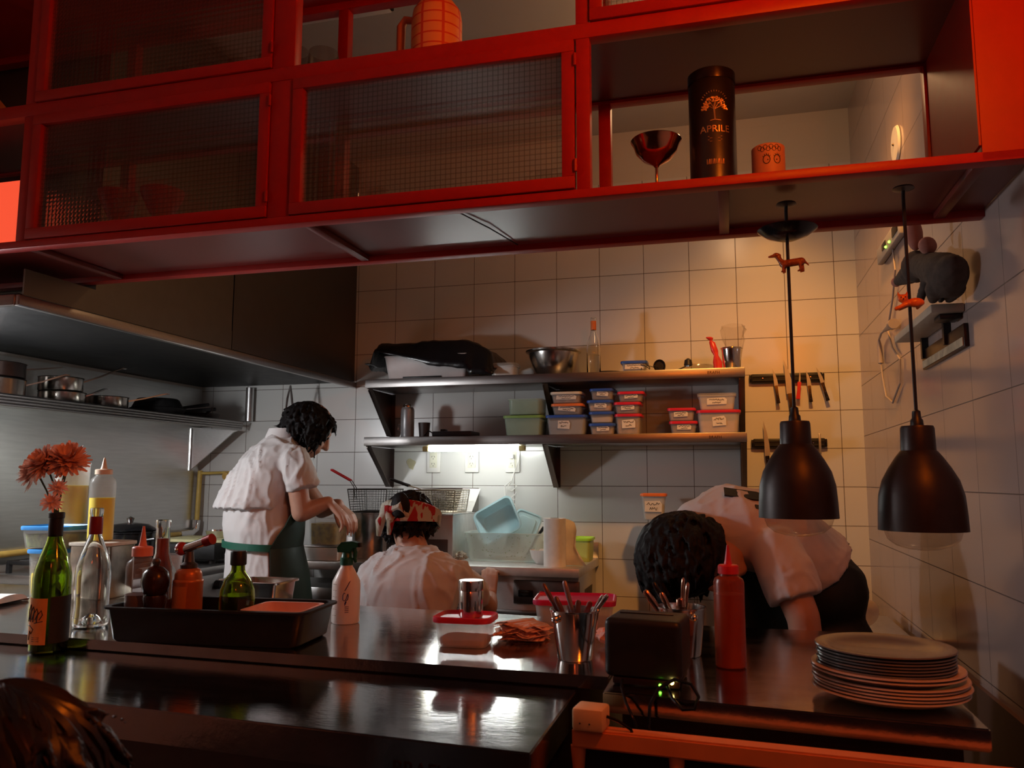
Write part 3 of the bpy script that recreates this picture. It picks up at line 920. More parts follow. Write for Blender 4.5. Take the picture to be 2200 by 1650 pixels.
# ------------------------------------------------------------------ other things on the lower shelf
t = thing('thermos', 'tall grey thermos bottle at the left end of the lower wall shelf', 'bottle', (-1.534, SY, ZL))
MB().lathe([(0, 0), (.031, 0), (.033, .004), (.033, .135), (.030, .146), (.026, .150), (0, .150)], n=32).build('body', mat('grey_enamel', (.30, .30, .31), .35, .4), t)
MB().lathe([(.022, .150), (.022, .160), (.018, .166), (0, .168)], n=24).build('cap', chrome, t)
MB().tube([(-.032, 0, .03), (-.048, 0, .04), (-.048, 0, .066), (-.032, 0, .07)], .004).build('handle', chrome, t)
t = thing('black_cup', 'small dark cup standing behind the grey thermos', 'cup', (-1.465, SY + .05, ZL))
MB().lathe([(0, 0), (.024, 0), (.030, .076), (.028, .076), (.022, .003), (0, .003)], n=24).build('body', mat('brown_cup', (.06, .04, .035), .5), t)
t = thing('tablet_case', 'flat dark device with a black cord lying above the tube light', 'device', (-1.29, SY, ZL))
MB().box((.01, 0, .013), (.20, .14, .024), bev=.006).build('body', mat('slate_plastic', (.03, .03, .045), .5), t)
MB().box((-.045, -.02, .031), (.025, .04, .012), bev=.003).build('clip', black_pl, t)
MB().tube([(-.09, -.05, .016), (-.112, -.055, .030), (-.128, -.05, .012), (-.135, -.05, .005), (-.12, -.07, .005)], .003).build('cord', black_pl, t)

# ------------------------------------------------------------------ things on the upper shelf
ZU = 1.7725
UY = 3.765
t = thing('white_crate', 'white plastic crate under the black bag on the upper wall shelf', 'crate', (-1.415, UY, ZU))
m = MB()
hollow_box(m, .44, .24, .115, .02, t=.004, taper=.92)
m.build('body', crate_m, t)
MB().box((-.02, -.113, .006), (.20, .006, .010), bev=.002).build('foot_gap', black_pl, t)
def bagw(co):
    return .012 * noise.noise(co * 9) + .006 * noise.noise(co * 24)
m = MB()
n = 44
gx, gy = 44, 18
for i in range(gx + 1):
    for j in range(gy + 1):
        u, v = i / gx, j / gy
        x = -.335 + .66 * u
        yy = -.145 + .29 * v
        edge = min(u / .08, (1 - u) / .22, 1)
        top = .165 * min(1, edge) ** .5 if edge > 0 else 0
        z = .045 + top * .80 + .01
        if v < .18:
            drop = (1 - v / .18)
            low = .125 - .085 * min(1, max(0, (u - .12) / .55)) if u < .8 else .005
            if u > .80:
                low = .004
            z = z * (1 - drop) + low * drop
        if u < .06 or u > .97:
            z = min(z, .02 + .10 * v) if u > .9 else min(z, .075)
        m.bm.verts.new((x, yy - (.012 if v < .1 else 0), max(z + bagw(V((x, yy, z))), .003)))
m.bm.verts.ensure_lookup_table()
for i in range(gx):
    for j in range(gy):
        a = i * (gy + 1) + j
        m.bm.faces.new([m.bm.verts[q] for q in (a, a + gy + 1, a + gy + 2, a + 1)])
bg = m.build('bin_bag', bag_m, None, ang=80)
sd = bg.modifiers.new('thick', 'SOLIDIFY')
sd.thickness = .002
bg.location = (-1.385, UY, ZU + .002)
tag(bg, 'shiny black plastic bag draped over the white crate on the upper shelf', 'bag')
t = thing('white_tub', 'small white round cornered tub with a stained rim beside the black bag', 'container', (-1.034, UY - .04, ZU))
m = MB()
hollow_box(m, .128, .10, .052, .03, taper=.94)
m.build('body', white_pl, t)
MB().rings([rrect(.14, .112, .034, .050), rrect(.142, .114, .035, .058), rrect(.132, .104, .03, .066)]).build('lid', milky_pl, t)
t = thing('mixing_bowl', 'large steel mixing bowl on the upper wall shelf', 'bowl', (-.803, UY, ZU))
MB().lathe([(0, 0), (.068, 0), (.078, .006), (.100, .045), (.118, .095), (.121, .112), (.134, .118), (.136, .124), (.128, .128), (.119, .122), (.112, .09), (.094, .045), (.07, .008), (0, .004)], n=56).build('body', mat('bowl_steel', (.52, .51, .49), .22, 1.0, .05, 30, stretch=(.3, .3, 8)), t)
def bottle(name, label, loc, prof, gm, wall=.0028, cat='bottle', n=36):
    t = thing(name, label, cat, loc)
    inner = []
    for r, z in reversed(prof):
        if r > wall + .001:
            inner.append((r - wall, max(z, .006)))
    m = MB()
    m.lathe([(0, 0)] + prof + inner + [(0, .006)], n=n)
    m.build('glass', gm, t)
    return t
t = bottle('glass_bottle', 'tall clear glass bottle with an orange neck band on the upper wall shelf', (-.603, UY - .03, ZU),
           [(.030, 0), (.033, .004), (.033, .125), (.029, .155), (.016, .195), (.0125, .215), (.0125, .262), (.014, .264), (.014, .272), (.0125, .274)], glass_m)
MB().lathe([(.0129, .215), (.0134, .217), (.0134, .256), (.0129, .258)], n=24, cap0=False, cap1=False).build('neck_band', orange_lid, t)
MB().lathe([(0, .007), (.0288, .007), (.0288, .095), (0, .095)], n=28).build('water', mat('water', (.9, .92, .92), .02, 0, 0, 10, trans=1.0, ior=1.33), t)
s_ = MB()
scribble(s_, (-.008, -.0336, .06), .022, .03, 2, .0008, 40)
s_.build('handwriting', white_pl, t)
t = thing('black_pan', 'flat black pan lying behind the clear bottle on the upper shelf', 'pan', (-.545, UY + .045, ZU))
MB().lathe([(0, 0), (.07, 0), (.082, .018), (.079, .018), (.068, .003), (0, .003)], n=36).build('body', black_iron, t)
MB().box((.0, .09, .015), (.018, .03, .006), bev=.002).build('handle', black_iron, t)
tub('small tub with a blue lid beside the black cable on the upper wall shelf', -.412, UY - .02, ZU, .112, .09, .058, blue_lid, clear_pl, mat('grey_food', (.22, .23, .25), .7), .8, note=.15, seed=50, note_w=.8)
t = thing('charging_cord', 'black cord with a round plug piled beside the blue lidded tub on the upper shelf', 'cable', (-.34, UY - .05, ZU))
pts = []
for k in range(40):
    a = k * .42
    pts.append((.012 * math.cos(a) * (1 + .02 * k) - .05 + .0024 * k, .012 * math.sin(a * .7) - .02, .012 + .030 * abs(math.sin(a * .5)) * (1 - k / 80)))
MB().tube(pts, .0022, 6).build('cord', black_pl, t)
MB().lathe([(0, -.012), (.026, -.012), (.026, .012), (0, .012)], (.045, 0, .027), 24, Matrix.Rotation(PI / 2, 4, 'X')).build('plug', black_pl, t)
MB().tube([(.045 + .024 * math.cos(a), -.016, .029 + .026 * math.sin(a)) for a in [2 * PI * i / 24 for i in range(24)]], .0035, 6, True).build('loop', black_gl, t)
t = thing('black_spoon', 'small black ladle leaning on the crumpled wrap on the upper shelf', 'ladle', (-.19, UY - .03, ZU))
MB().tube([(-.045, 0, .004), (.0, 0, .022), (.02, 0, .032)], .003).build('handle', black_pl, t)
MB().lathe([(.004, .0), (.020, .006), (.016, .03), (.005, .038)], (.022, 0, .025), 18).build('cup', black_pl, t)
def crumple(name, label, cat, loc, size, m_, seed, group=None, sub=3, amp=.35):
    bm_ = MB()
    bmesh.ops.create_icosphere(bm_.bm, subdivisions=sub, radius=1.0)
    for v in bm_.bm.verts:
        q = v.co * 1.6 + V((seed * 3.1, seed, -seed))
        k = 1 + amp * noise.noise(q) + amp * .7 * noise.noise(q * 2.7)
        v.co = V((v.co.x * size[0] * k, v.co.y * size[1] * k, max(-size[2], v.co.z * size[2] * k) + size[2]))
    o = bm_.build(name, m_, None, ang=20)
    o.location = loc
    return tag(o, label, cat, group)
wrap_m = thin_glass('cling_wrap', (.86, .84, .80), 1.5, .12, .10)
crumple('plastic_wrap', 'crumpled clear plastic wrap on the upper shelf left of the steel bucket', 'wrap', (-.118, UY - .03, ZU + .001), (.062, .05, .018), wrap_m, 3)
t = thing('red_wrapper', 'red twisted packet standing against the small steel bucket on the upper shelf', 'packet', (-.035, UY - .045, ZU))
MB().rings([[V((x + r_ * math.cos(a), r_ * .7 * math.sin(a), z)) for a in [2 * PI * i / 12 for i in range(12)]] for x, z, r_ in
            ((.0, .0, .018), (-.002, .04, .021), (-.008, .07, .010), (-.014, .09, .016), (-.024, .13, .013), (-.029, .138, .006), (-.034, .150, .016), (-.038, .155, .013))]).build('wrapping', mat('red_foil', (.62, .04, .03), .3, 0, .2, 30, .3), t)
t = thing('ice_bucket', 'small steel bucket with a clear plastic bag at the right end of the upper shelf', 'bucket', (.025, UY - .04, ZU))
MB().lathe([(0, 0), (.034, 0), (.037, .004), (.047, .095), (.050, .097), (.050, .101), (.045, .101), (.034, .006), (0, .005)], n=40).build('body', chrome, t)
b_ = MB().rings([[V((.01 + r_ * math.cos(a) * (1 + .2 * math.sin(5 * a + z * 90)), r_ * math.sin(a) * (1 + .2 * math.cos(4 * a)), z)) for a in [2 * PI * i / 20 for i in range(20)]] for r_, z in ((.030, .05), (.036, .1), (.044, .14), (.052, .18), (.046, .205))], cap1=False)
b_.build('bag_liner', thin_glass('thin_film', (.95, .93, .90), 1.4, .1, .04), t)

# ------------------------------------------------------------------ knife racks on the right part of the back wall
def rack(z, label):
    t = thing('knife_rack', label, 'knife rack', (.268, D - .012, z))
    MB().box((0, 0, 0), (.315, .022, .044), bev=.006).build('bar', black_pl, t)
    MB().box((0, -.0125, .009), (.30, .004, .006)).build('magnet_strip', black_iron, t)
    MB().box((0, -.0125, -.009), (.30, .004, .006)).build('magnet_strip', black_iron, t)
    for s_ in (-1, 1):
        MB().box((s_ * .160, 0, 0), (.012, .024, .036), bev=.004).build('end_cap', black_gl, t)
        MB().lathe([(0, 0), (.004, 0), (.003, .002), (0, .002)], (s_ * .105, -.0150, 0), 12, Matrix.Rotation(PI / 2, 4, 'X')).build('screw', chrome, t)
    return t
rack(1.755, 'upper black magnetic knife rack holding five knives')
rack(1.452, 'lower black magnetic knife rack, partly behind the left pendant lamp')
blade_m = mat('blade_steel', (.45, .43, .40), .42, .7, .05, 40)
def knife(label, tip, butt, blen, bw, hw, handle_m, rivets=True, group=None):
    tip, butt = V(tip), V(butt)
    d_ = (butt - tip).normalized()
    s_ = V((d_.z, 0, -d_.x))
    if s_.x < 0:
        s_ = -s_
    t = thing('kitchen_knife', label, 'knife', (tip + butt) / 2, 0, group)
    L = (butt - tip).length
    bl = L * blen
    y = V((0, .0012, 0))
    poly = [tip, tip + d_ * bl * .35 + s_ * bw * .62, tip + d_ * bl * .65 + s_ * bw * .92, tip + d_ * bl * .97 + s_ * bw, tip + d_ * bl - s_ * bw * .1, tip + d_ * bl * .4 - s_ * bw * .05]
    MB().rings([[p - y for p in poly], [p + y for p in poly]]).build('blade', blade_m, t, world=True)
    a = tip + d_ * (bl - .002) + s_ * bw * .4
    b = butt + s_ * bw * .4
    h = MB()
    h.rings([[a - s_ * hw - y * 4, a + s_ * hw - y * 4, a + s_ * hw + y * 4, a - s_ * hw + y * 4],
             [a.lerp(b, .5) - s_ * hw * .8 - y * 5, a.lerp(b, .5) + s_ * hw * .8 - y * 5, a.lerp(b, .5) + s_ * hw * .8 + y * 5, a.lerp(b, .5) - s_ * hw * .8 + y * 5],
             [b - s_ * hw * 1.2 - y * 4.5, b + s_ * hw * 1.1 - y * 4.5, b + s_ * hw * 1.1 + y * 4.5, b - s_ * hw * 1.2 + y * 4.5]])
    bmesh.ops.bevel(h.bm, geom=list(h.bm.edges), offset=.0015, segments=2, affect='EDGES')
    ho = h.build('handle', handle_m, t, world=True)
    if rivets:
        for k in (.2, .5, .8):
            MB().ball(a.lerp(b, k) - y * 5.2, .0018, seg=8).build('rivet', chrome, ho, world=True)
    return t
KY = D - .0295
g_ = 'small black handled knives on the upper rack'
knife('small black handled knife at the left of the upper rack', (.207, KY, 1.797), (.222, KY, 1.635), .50, .016, .0075, black_gl, group=g_)
knife('large broad chef knife in the middle of the upper rack', (.258, KY, 1.841), (.276, KY, 1.569), .60, .028, .0095, black_gl, rivets=False)
knife('thin peeler with a red handle on the upper rack', (.327, KY, 1.788), (.312, KY, 1.653), .42, .007, .0085, red_pl, rivets=False)
knife('straight small black handled knife right of the red peeler', (.354, KY, 1.785), (.364, KY, 1.638), .50, .016, .0075, black_gl, group=g_)
knife('tilted small black handled knife at the right end of the upper rack', (.398, KY, 1.799), (.438, KY, 1.641), .48, .015, .0075, black_gl, group=g_)
knife('long bread knife on the left of the lower rack', (.158, KY, 1.556), (.165, KY, 1.307), .66, .022, .0090, black_gl)
o = MB().box((.401, KY, 1.448), (.011, .005, .092), bev=.002).build('sharpening_blade', blade_m)
tag(o, 'short plain steel blade at the right end of the lower rack', 'blade')

# ------------------------------------------------------------------ right wall bits
t = thing('network_box', 'slim wall socket strip with two green lights high on the right wall', 'socket', (XR - .012, 3.06, 2.13))
MB().box((0, 0, 0), (.022, .42, .062), bev=.005).build('case', mat('grey_plastic', (.42, .40, .38), .5), t)
MB().box((-.012, .06, .004), (.004, .07, .024), bev=.001).build('port', black_pl, t)
MB().box((-.012, -.14, .004), (.004, .09, .034), bev=.001).build('port', black_pl, t)
for y in (.02, -.045):
    MB().ball((-.0135, y, -.012), .0045, seg=10).build('green_light', led_green, t)
t = thing('wall_cable', 'pale cable hanging down the right wall from the socket strip to the plug', 'cable', (XR - .015, 3.1, 2.0))
MB().tube([(XR - .008, 3.05, 2.10), (XR - .008, 3.03, 2.02), (XR - .008, 3.10, 1.93), (XR - .008, 3.22, 1.84), (XR - .008, 3.15, 1.76), (XR - .008, 3.03, 1.70), (XR - .008, 3.05, 1.62), (XR - .008, 3.20, 1.565), (XR - .008, 3.32, 1.60),
           (XR - .010, 3.36, 1.68), (XR - .012, 3.37, 1.74)], .0035, 8).build('cord', mat('grey_cable', (.40, .34, .32), .5), t, world=True)
MB().tube([(XR - .012, 3.37, 1.735), (XR - .012, 3.375, 1.80), (XR - .016, 3.36, 1.825)], [.010, .009, .005], 10).build('strain_relief', mat('grey_cable', (.40, .34, .32), .5), t, world=True)
MB().tube([(XR - .016, 3.36, 1.825), (XR - .02, 3.28, 1.838), (XR - .022, 3.2, 1.835)], .004, 8).build('lead', mat('grey_cable', (.40, .34, .32), .5), t, world=True)
MB().tube([(XR - .022, 3.2, 1.835), (XR - .024, 3.06, 1.828), (XR - .024, 3.055, 1.828), (XR - .024, 3.02, 1.826)], [.007, .014, .018, .018], 12).build('plug', mat('grey_cable', (.40, .34, .32), .5), t, world=True)
t = thing('round_wall_plate', 'round white plate on the right wall seen through the open cabinet shelf', 'plate', (XR - .002, 2.92, 2.435))
MB().lathe([(0, 0), (.065, 0), (.06, .008), (0, .010)], n=32, M=Matrix.Diagonal((1, 1, 1, 1)) @ Matrix.Rotation(-PI / 2, 4, 'Y')).build('cover', white_pl, t)
MB().ball((-.011, 0, 0), .005, seg=8).build('screw', dark_steel, t)
t = thing('wall_ledge', 'small pale ledge board on brackets on the right wall with the grey plush mouse', 'shelf', (XR - .04, 2.50, 1.72))
MB().box((XR - .040, 2.49, 1.722), (.078, .48, .022), bev=.003).build('board', mat('pale_board', (.52, .47, .38), .6), t, world=True)
MB().box((XR - .03, 2.30, 1.7035), (.05, .06, .014), bev=.002).build('under_block', black_pl, t, world=True)
for y in (2.66, 2.40):
    MB().box((XR - .010, y, 1.680), (.018, .018, .062)).build('bracket', black_pl, t, world=True)
t = thing('framed_strip', 'narrow framed strip with dark print on the right wall below the ledge', 'frame', (XR - .01, 2.42, 1.64))
MB().box((XR - .006, 2.46, 1.647), (.011, .46, .060), bev=.002).build('frame', dark_void, t, world=True)
MB().box((XR - .0125, 2.46, 1.632), (.002, .44, .022)).build('print', mat('cream_print', (.55, .48, .34), .6, 0, .3, 30), t, world=True)
# plush mouse (a plain soft toy)
t = thing('plush_mouse', 'plain grey soft toy mouse with pink ears on the wall ledge', 'toy', (.54, 2.24, 1.7335))
m = MB()
m.ball((.538, 2.160, 1.782), (.044, .072, .044), Matrix.Rotation(-.35, 4, 'X'))
m.caps((.532, 2.17, 1.80), (.515, 2.30, 1.848), .046, .036)
m.ball((.507, 2.345, 1.858), (.040, .052, .044))
m.caps((.500, 2.385, 1.850), (.482, 2.465, 1.848), .030, .014)
m.caps((.51, 2.25, 1.80), (.50, 2.30, 1.755), .016, .011)
m.caps((.55, 2.25, 1.80), (.55, 2.30, 1.755), .016, .011)
m.caps((.512, 2.19, 1.76), (.522, 2.26, 1.746), .024, .012)
m.caps((.560, 2.19, 1.76), (.560, 2.26, 1.746), .024, .012)
plush = mat('grey_plush', (.085, .065, .055), .95, 0, .2, 60, .3)
organic('body', m, plush, .006, t, 4, lambda c, n: .0015 * noise.noise(c * 160))
earm = mat('pink_felt', (.55, .26, .20), .9, 0, .1, 40)
MB().ball((.500, 2.315, 1.938), (.022, .014, .044), Matrix.Rotation(.25, 4, 'Z'), seg=18).build('ear', earm, t, world=True)
MB().ball((.515, 2.250, 1.888), (.024, .014, .024), Matrix.Rotation(.25, 4, 'Z'), seg=18).build('ear', earm, t, world=True)
MB().ball((.479, 2.476, 1.848), .014, seg=12).build('nose', earm, t, world=True)

# ------------------------------------------------------------------ pendants
def pendant(x, y, zr, r, label, dish=False):
    t = thing('pendant_lamp', label, 'lamp', (x, y, 1.893))
    z = zr - 1.893
    k = r / .083
    prof = [(r, z), (r * 1.0, z + .002), (r * .985, z + .035 * k), (r * .955, z + .07 * k), (r * .86, z + .100 * k), (r * .70, z + .125 * k), (r * .53, z + .147 * k), (r * .43, z + .158 * k), (r * .40, z + .160 * k), (r * .385, z + .205 * k), (r * .36, z + .210 * k), (.01, z + .211 * k)]
    inner = [(max(a - .002, .004), b - .002 if b > z else b) for a, b in reversed(prof)]
    MB().lathe(prof + inner, n=48, cap0=False, cap1=False).build('shade', shade_m, t)
    MB().lathe([(.013, z + .209 * k), (.012, z + .222 * k), (.009, z + .226 * k), (.008, z + .240 * k), (.003, z + .244 * k)], n=18).build('cord_grip', black_pl, t)
    MB().tube([(0, 0, z + .24 * k), (-.001, 0, -.02), (0, 0, .0)], .0036, 8).build('cord', black_pl, t)
    MB().lathe([(.02, -.0005), (.022, -.004), (.010, -.008), (0, -.008)], n=20).build('ceiling_hook', dark_steel, t)
    rb = r * .86
    MB().lathe([(rb * .90, z + .022), (rb * .985, z + .008), (rb, z - .004), (rb * .93, z - .018), (rb * .72, z - .030), (rb * .40, z - .037), (0, z - .040)], n=40, cap0=False).build('bulb', bulb_glass, t)
    MB().lathe([(.0, z + .03), (.014, z + .03), (.016, z + .10 * k), (.0, z + .11 * k)], n=16).build('bulb_socket', black_pl, t)
    if dish:
        zd = -.071
        MB().lathe([(0, zd - .014), (.02, zd - .013), (.045, zd - .004), (.064, zd + .010), (.062, zd + .012), (.043, zd), (.02, zd - .009), (0, zd - .010)], n=40).build('canopy_dish', black_gl, t)
    return t
pendant(.139, 1.83, 1.202, .081, 'left black pendant lamp with a wide dish near the top of its cord', True)
pendant(.370, 1.79, 1.182, .0825, 'right black pendant lamp nearer the tiled wall')
def dachshund():
    t = thing('dachshund_charm', 'small brown dachshund figure clipped on the left lamp cord', 'figurine', (.139, 1.823, 1.752))
    m = MB()
    m.caps((-.012, 0, .000), (.026, 0, .004), .0085, .0085)
    m.caps((-.014, 0, .003), (-.023, 0, .016), .0065, .005)
    m.ball((-.026, 0, .021), (.0075, .006, .0055))
    m.caps((-.028, 0, .020), (-.041, 0, .018), .0045, .0025)
    m.caps((-.020, 0, .020), (-.018, 0, .009), .0045, .003)
    for x, yy in ((-.012, -.005), (-.008, .005), (.022, -.005), (.028, .005)):
        m.caps((x, yy, -.002), (x + (.002 if x > 0 else -.001), yy, -.017), .0038, .0024)
        m.caps((x, yy, -.017), (x - .004, yy, -.018), .0024, .002)
    m.caps((.032, 0, .004), (.041, 0, -.006), .003, .0015)
    for v in m.bm.verts:
        v.co += V((.139, 1.820, 1.752))
    organic('body', m, mat('brown_enamel', (.28, .08, .02), .25, 0, .4, 150), .0015, t, 3)
dachshund()
def cat():
    t = thing('cat_charm', 'small orange lying cat figure clipped on the right lamp cord', 'figurine', (.366, 1.783, 1.642))
    m = MB()
    m.ball((.012, 0, -.001), (.017, .008, .010))
    m.ball((-.012, -.003, .008), (.010, .007, .009))
    for s_ in (-1, 1):
        m.caps((-.012 + s_ * .007, -.003, .014), (-.012 + s_ * .009, -.003, .022), .0036, .001)
    m.caps((-.004, -.004, -.004), (-.026, -.005, -.013), .0050, .0042)
    m.caps((.0, .004, -.004), (-.018, .004, -.012), .0045, .004)
    m.caps((.026, .002, -.002), (.016, .006, -.012), .004, .003)
    for v in m.bm.verts:
        v.co += V((.366, 1.778, 1.644))
    organic('body', m, mat('orange_enamel', (.75, .18, .03), .3, 0, .15, 150), .0015, t, 3)
    e = MB()
    for s_ in (-1, 1):
        e.ball((.354 + s_ * .004, 1.768, 1.654), .0012, seg=8)
    e.ball((.354, 1.767, 1.650), .0014, seg=8)
    e.build('face_marks', ink_m, t, world=True)
cat()
# ================================================================== THINGS ON THE COUNTERS
ZP, ZBAR = .9155, .8905
# ---- wine bottle with flowers on the bar
wx, wy = -1.520, 1.565
t = bottle('wine_bottle', 'green wine bottle with an orange label holding the coral flowers, on the bar', (wx, wy, ZBAR),
           [(.036, 0), (.040, .004), (.0405, .165), (.038, .185), (.029, .215), (.019, .245), (.0155, .262), (.0150, .300), (.0168, .302), (.0168, .310), (.0150, .312)], dark_green_glass, .003)
def wrap_label(name, r, a0, a1, z0, z1, m_, parent, n=18, t_=.0005):
    mb = MB()
    o = [[V((r * math.sin(a0 + (a1 - a0) * i / n), -r * math.cos(a0 + (a1 - a0) * i / n), z)) for i in range(n + 1)] for z in (z0, z1)]
    k = (r + t_) / r
    i_ = [[V((p.x * k, p.y * k, p.z)) for p in row] for row in o]
    ring0 = o[0] + list(reversed(i_[0]))
    ring1 = o[1] + list(reversed(i_[1]))
    mb.rings([ring0, ring1])
    return mb.build(name, m_, parent, ang=30)
lb = wrap_label('label', .0408, -1.05, .62, .020, .122, mat('orange_label', (.80, .30, .06), .6), t)
wrap_label('back_label', .0408, .75, 2.6, .022, .125, mat('dark_label', (.02, .02, .016), .6), t)
dr = MB()
def on_cyl(r, pts):
    return [V(((r) * math.sin(x / r), -(r) * math.cos(x / r), z)) for x, z in pts]
for k in range(4):
    x0 = -.022 + k * .010
    dr.tube(on_cyl(.0418, [(x0 - .004, .070), (x0 - .002, .095 - .003 * k), (x0 + .006, .108 - .004 * k), (x0 + .009, .098 - .004 * k), (x0 + .002, .075)]), .0011, 5)
dr.tube(on_cyl(.0418, [(-.036, .066), (.0, .068), (.018, .072)]), .001, 5)
dr.tube(on_cyl(.0418, [(-.034, .060), (-.018, .062), (-.004, .054), (-.010, .044), (-.016, .050), (-.02, .03)]), .0010, 5)
for k in range(3):
    dr.tube(on_cyl(.0418, [(-.006, .036 - .004 * k), (.012, .036 - .004 * k)]), .0006, 4)
dr.build('drawing', ink_m, lb)
cp = MB().lathe([(.0153, .258), (.0157, .262), (.0156, .299), (.0173, .301), (.0173, .3125), (.0150, .3135)], n=24, cap0=False, cap1=False)
cp.build('capsule', black_pl, t)
MB().lathe([(0, .0065), (.0365, .0065), (.0368, .165), (.034, .184), (.028, .203), (0, .203)], n=28).build('wine', mat('wine_liquid', (.62, .66, .30), .02, 0, 0, 10, trans=1, ior=1.33), t)
petal_m = mat('coral_petals', (1.0, .58, .46), .6, 0, .12, 40)
pale_petal = mat('pink_petals', (.95, .62, .54), .6, 0, .12, 40)
stem_m = mat('dark_stem', (.05, .06, .025), .6)
def flower(label, c, R, tilt, pm, layers, base, flat=.5, npet=26):
    t = thing('chrysanthemum', label, 'flower', base, 0, 'flowers in the wine bottle')
    c, base = V(c), V(base)
    top = c - V(tilt) * .01
    mid = base.lerp(top, .55) + V((random.uniform(-.006, .006), 0, .012))
    MB().tube([base, base.lerp(mid, .5), mid, top], [.0022, .002, .002, .0024], 6).build('stem', stem_m, t, world=True)
    m = MB()
    z = V(tilt).normalized()
    x = z.orthogonal().normalized()
    y = z.cross(x)
    rnd = random.Random(int(c.x * 9999))
    for L in range(layers):
        f = L / max(1, layers - 1)
        el = -.25 + 1.25 * f
        n_ = int(npet * (1 - .45 * f))
        for k in range(n_):
            a = 2 * PI * (k + .5 * (L % 2)) / n_ + rnd.uniform(-.1, .1)
            e = el + rnd.uniform(-.16, .16)
            d_ = (x * math.cos(a) + y * math.sin(a)) * math.cos(e) + z * math.sin(e)
            side = (x * -math.sin(a) + y * math.cos(a))
            up = side.cross(d_) * -1
            ln = R * (1 - .25 * f) * rnd.uniform(.82, 1.08)
            wd = R * .13
            p0 = c + d_ * R * .08
            p1 = c + d_ * ln * .6 + up * ln * .02
            p2 = c + d_ * ln + up * ln * rnd.uniform(-.02, .14)
            vs = [m.bm.verts.new(p) for p in (p0 - side * wd * .4, p0 + side * wd * .4, p1 + side * wd, p2 + side * wd * .35, p2 - side * wd * .35, p1 - side * wd, p1 + up * -wd * .5)]
            for f_ in ((0, 1, 6), (1, 2, 6), (2, 3, 6), (3, 4, 6), (4, 5, 6), (5, 0, 6)):
                m.bm.faces.new([vs[q] for q in f_])
    m.ball(c, R * .16, seg=8)
    m.build('petals', pm, t, world=True, ang=60, recalc=False)
    return t
bt = (wx, wy, ZBAR + .308)
def fb(k):
    return (wx + .006 * math.cos(k * 1.7), wy + .006 * math.sin(k * 1.7), ZBAR + .295)
flower('coral flower at the left of the bunch, drooping towards the left', (-1.573, 1.545, 1.296), .046, (-.7, -.5, .5), petal_m, 6, fb(0), npet=32)
flower('coral flower in the middle of the bunch, turned to the viewer', (-1.532, 1.530, 1.318), .048, (-.1, -.75, .6), petal_m, 6, fb(1), npet=34)
flower('coral flower at the top right of the bunch', (-1.487, 1.550, 1.326), .050, (.40, -.55, .7), petal_m, 6, fb(2), npet=34)
flower('coral flower at the back of the bunch', (-1.522, 1.590, 1.330), .048, (0, -.1, .9), petal_m, 6, fb(3), npet=32)
flower('small pale pink flower below the bunch of coral flowers', (-1.502, 1.545, 1.262), .024, (.5, -.3, .5), pale_petal, 3, fb(4), npet=16)
flower('small pale pink flower right at the mouth of the wine bottle', (-1.508, 1.535, 1.228), .026, (.4, -.5, .4), pale_petal, 3, (wx + .004, wy - .004, ZBAR + .30), npet=16)
# ---- clear bottle on the pass
t = bottle('clear_bottle', 'empty clear wine bottle with a dark red neck band, beside the black tray', (-1.570, 1.745, ZP),
           [(.040, 0), (.0425, .005), (.0425, .030), (.0405, .045), (.0425, .12), (.0405, .148), (.031, .180), (.019, .212), (.0155, .225), (.0150, .275), (.0162, .277), (.0162, .290), (.0145, .292)], glass_m, .0035)
MB().lathe([(.0154, .226), (.0160, .228), (.0158, .268), (.0154, .270)], n=28, cap0=False, cap1=False).build('neck_band', mat('wine_red_foil', (.22, .008, .012), .35), t)
MB().lathe([(0, .0066), (.030, .0066), (.020, .020), (.008, .028), (0, .030)], n=28).build('punt', glass_m, t)

# ---- black tray with sauces
t = thing('condiment_tray', 'black rectangular tray holding the sauce, mill, gas can and olive bottle on the pass counter', 'tray', (-1.150, 1.688, ZP), .085)
m = MB()
hollow_box(m, .478, .186, .078, .02, t=.004, taper=.95, flange=.010)
m.build('body', black_pl, t)
TB = ZP + .0065
def squeeze(name, label, loc, r, h, body_m, cap_m, fill_m=None, fill=.5, nz=.30, sq=False, cat='squeeze bottle', shoulder=.05):
    t = thing(name, label, cat, loc)
    hb = h * (1 - nz)
    MB().lathe([(0, 0), (r * .92, 0), (r, r * .1), (r, hb * (1 - shoulder * 2.4)), (r * .92, hb * (1 - shoulder)), (r * .62, hb), (r * .60, hb + .004), (0, hb + .004)], n=40).build('body', body_m, t)
    if fill_m:
        MB().lathe([(0, .003), (r * .955, .003), (r * .965, .01), (r * .965, hb * fill), (0, hb * fill)], n=36).build('sauce', fill_m, t)
    MB().lathe([(0, hb + .0045), (r * .68, hb + .0045), (r * .68, hb + h * nz * .32), (r * .60, hb + h * nz * .36), (r * .28, hb + h * nz * .38), (r * .22, hb + h * nz * .5), (r * .07, h), (0, h)], n=32).build('nozzle_cap', cap_m, t)
    return t
squeeze('sauce_bottle', 'half full squeeze bottle of dark red sauce with a pink nozzle, in the black tray', (-1.352, 1.655, TB), .0345, .248, frost, pink_pl, sauce_m, .52)
t = bottle('vinegar_bottle', 'glass bottle of red vinegar standing behind the sauce bottle in the black tray', (-1.350, 1.722, TB),
           [(.027, 0), (.029, .004), (.029, .12), (.025, .15), (.017, .18), (.0165, .240), (.018, .242), (.018, .258), (.0165, .260)], glass_m, .0025)
MB().lathe([(0, .0065), (.0262, .0065), (.0262, .12), (.0222, .15), (.0142, .18), (.0138, .215), (0, .215)], n=24).build('vinegar', mat('red_vinegar', (.36, .06, .03), .1), t)
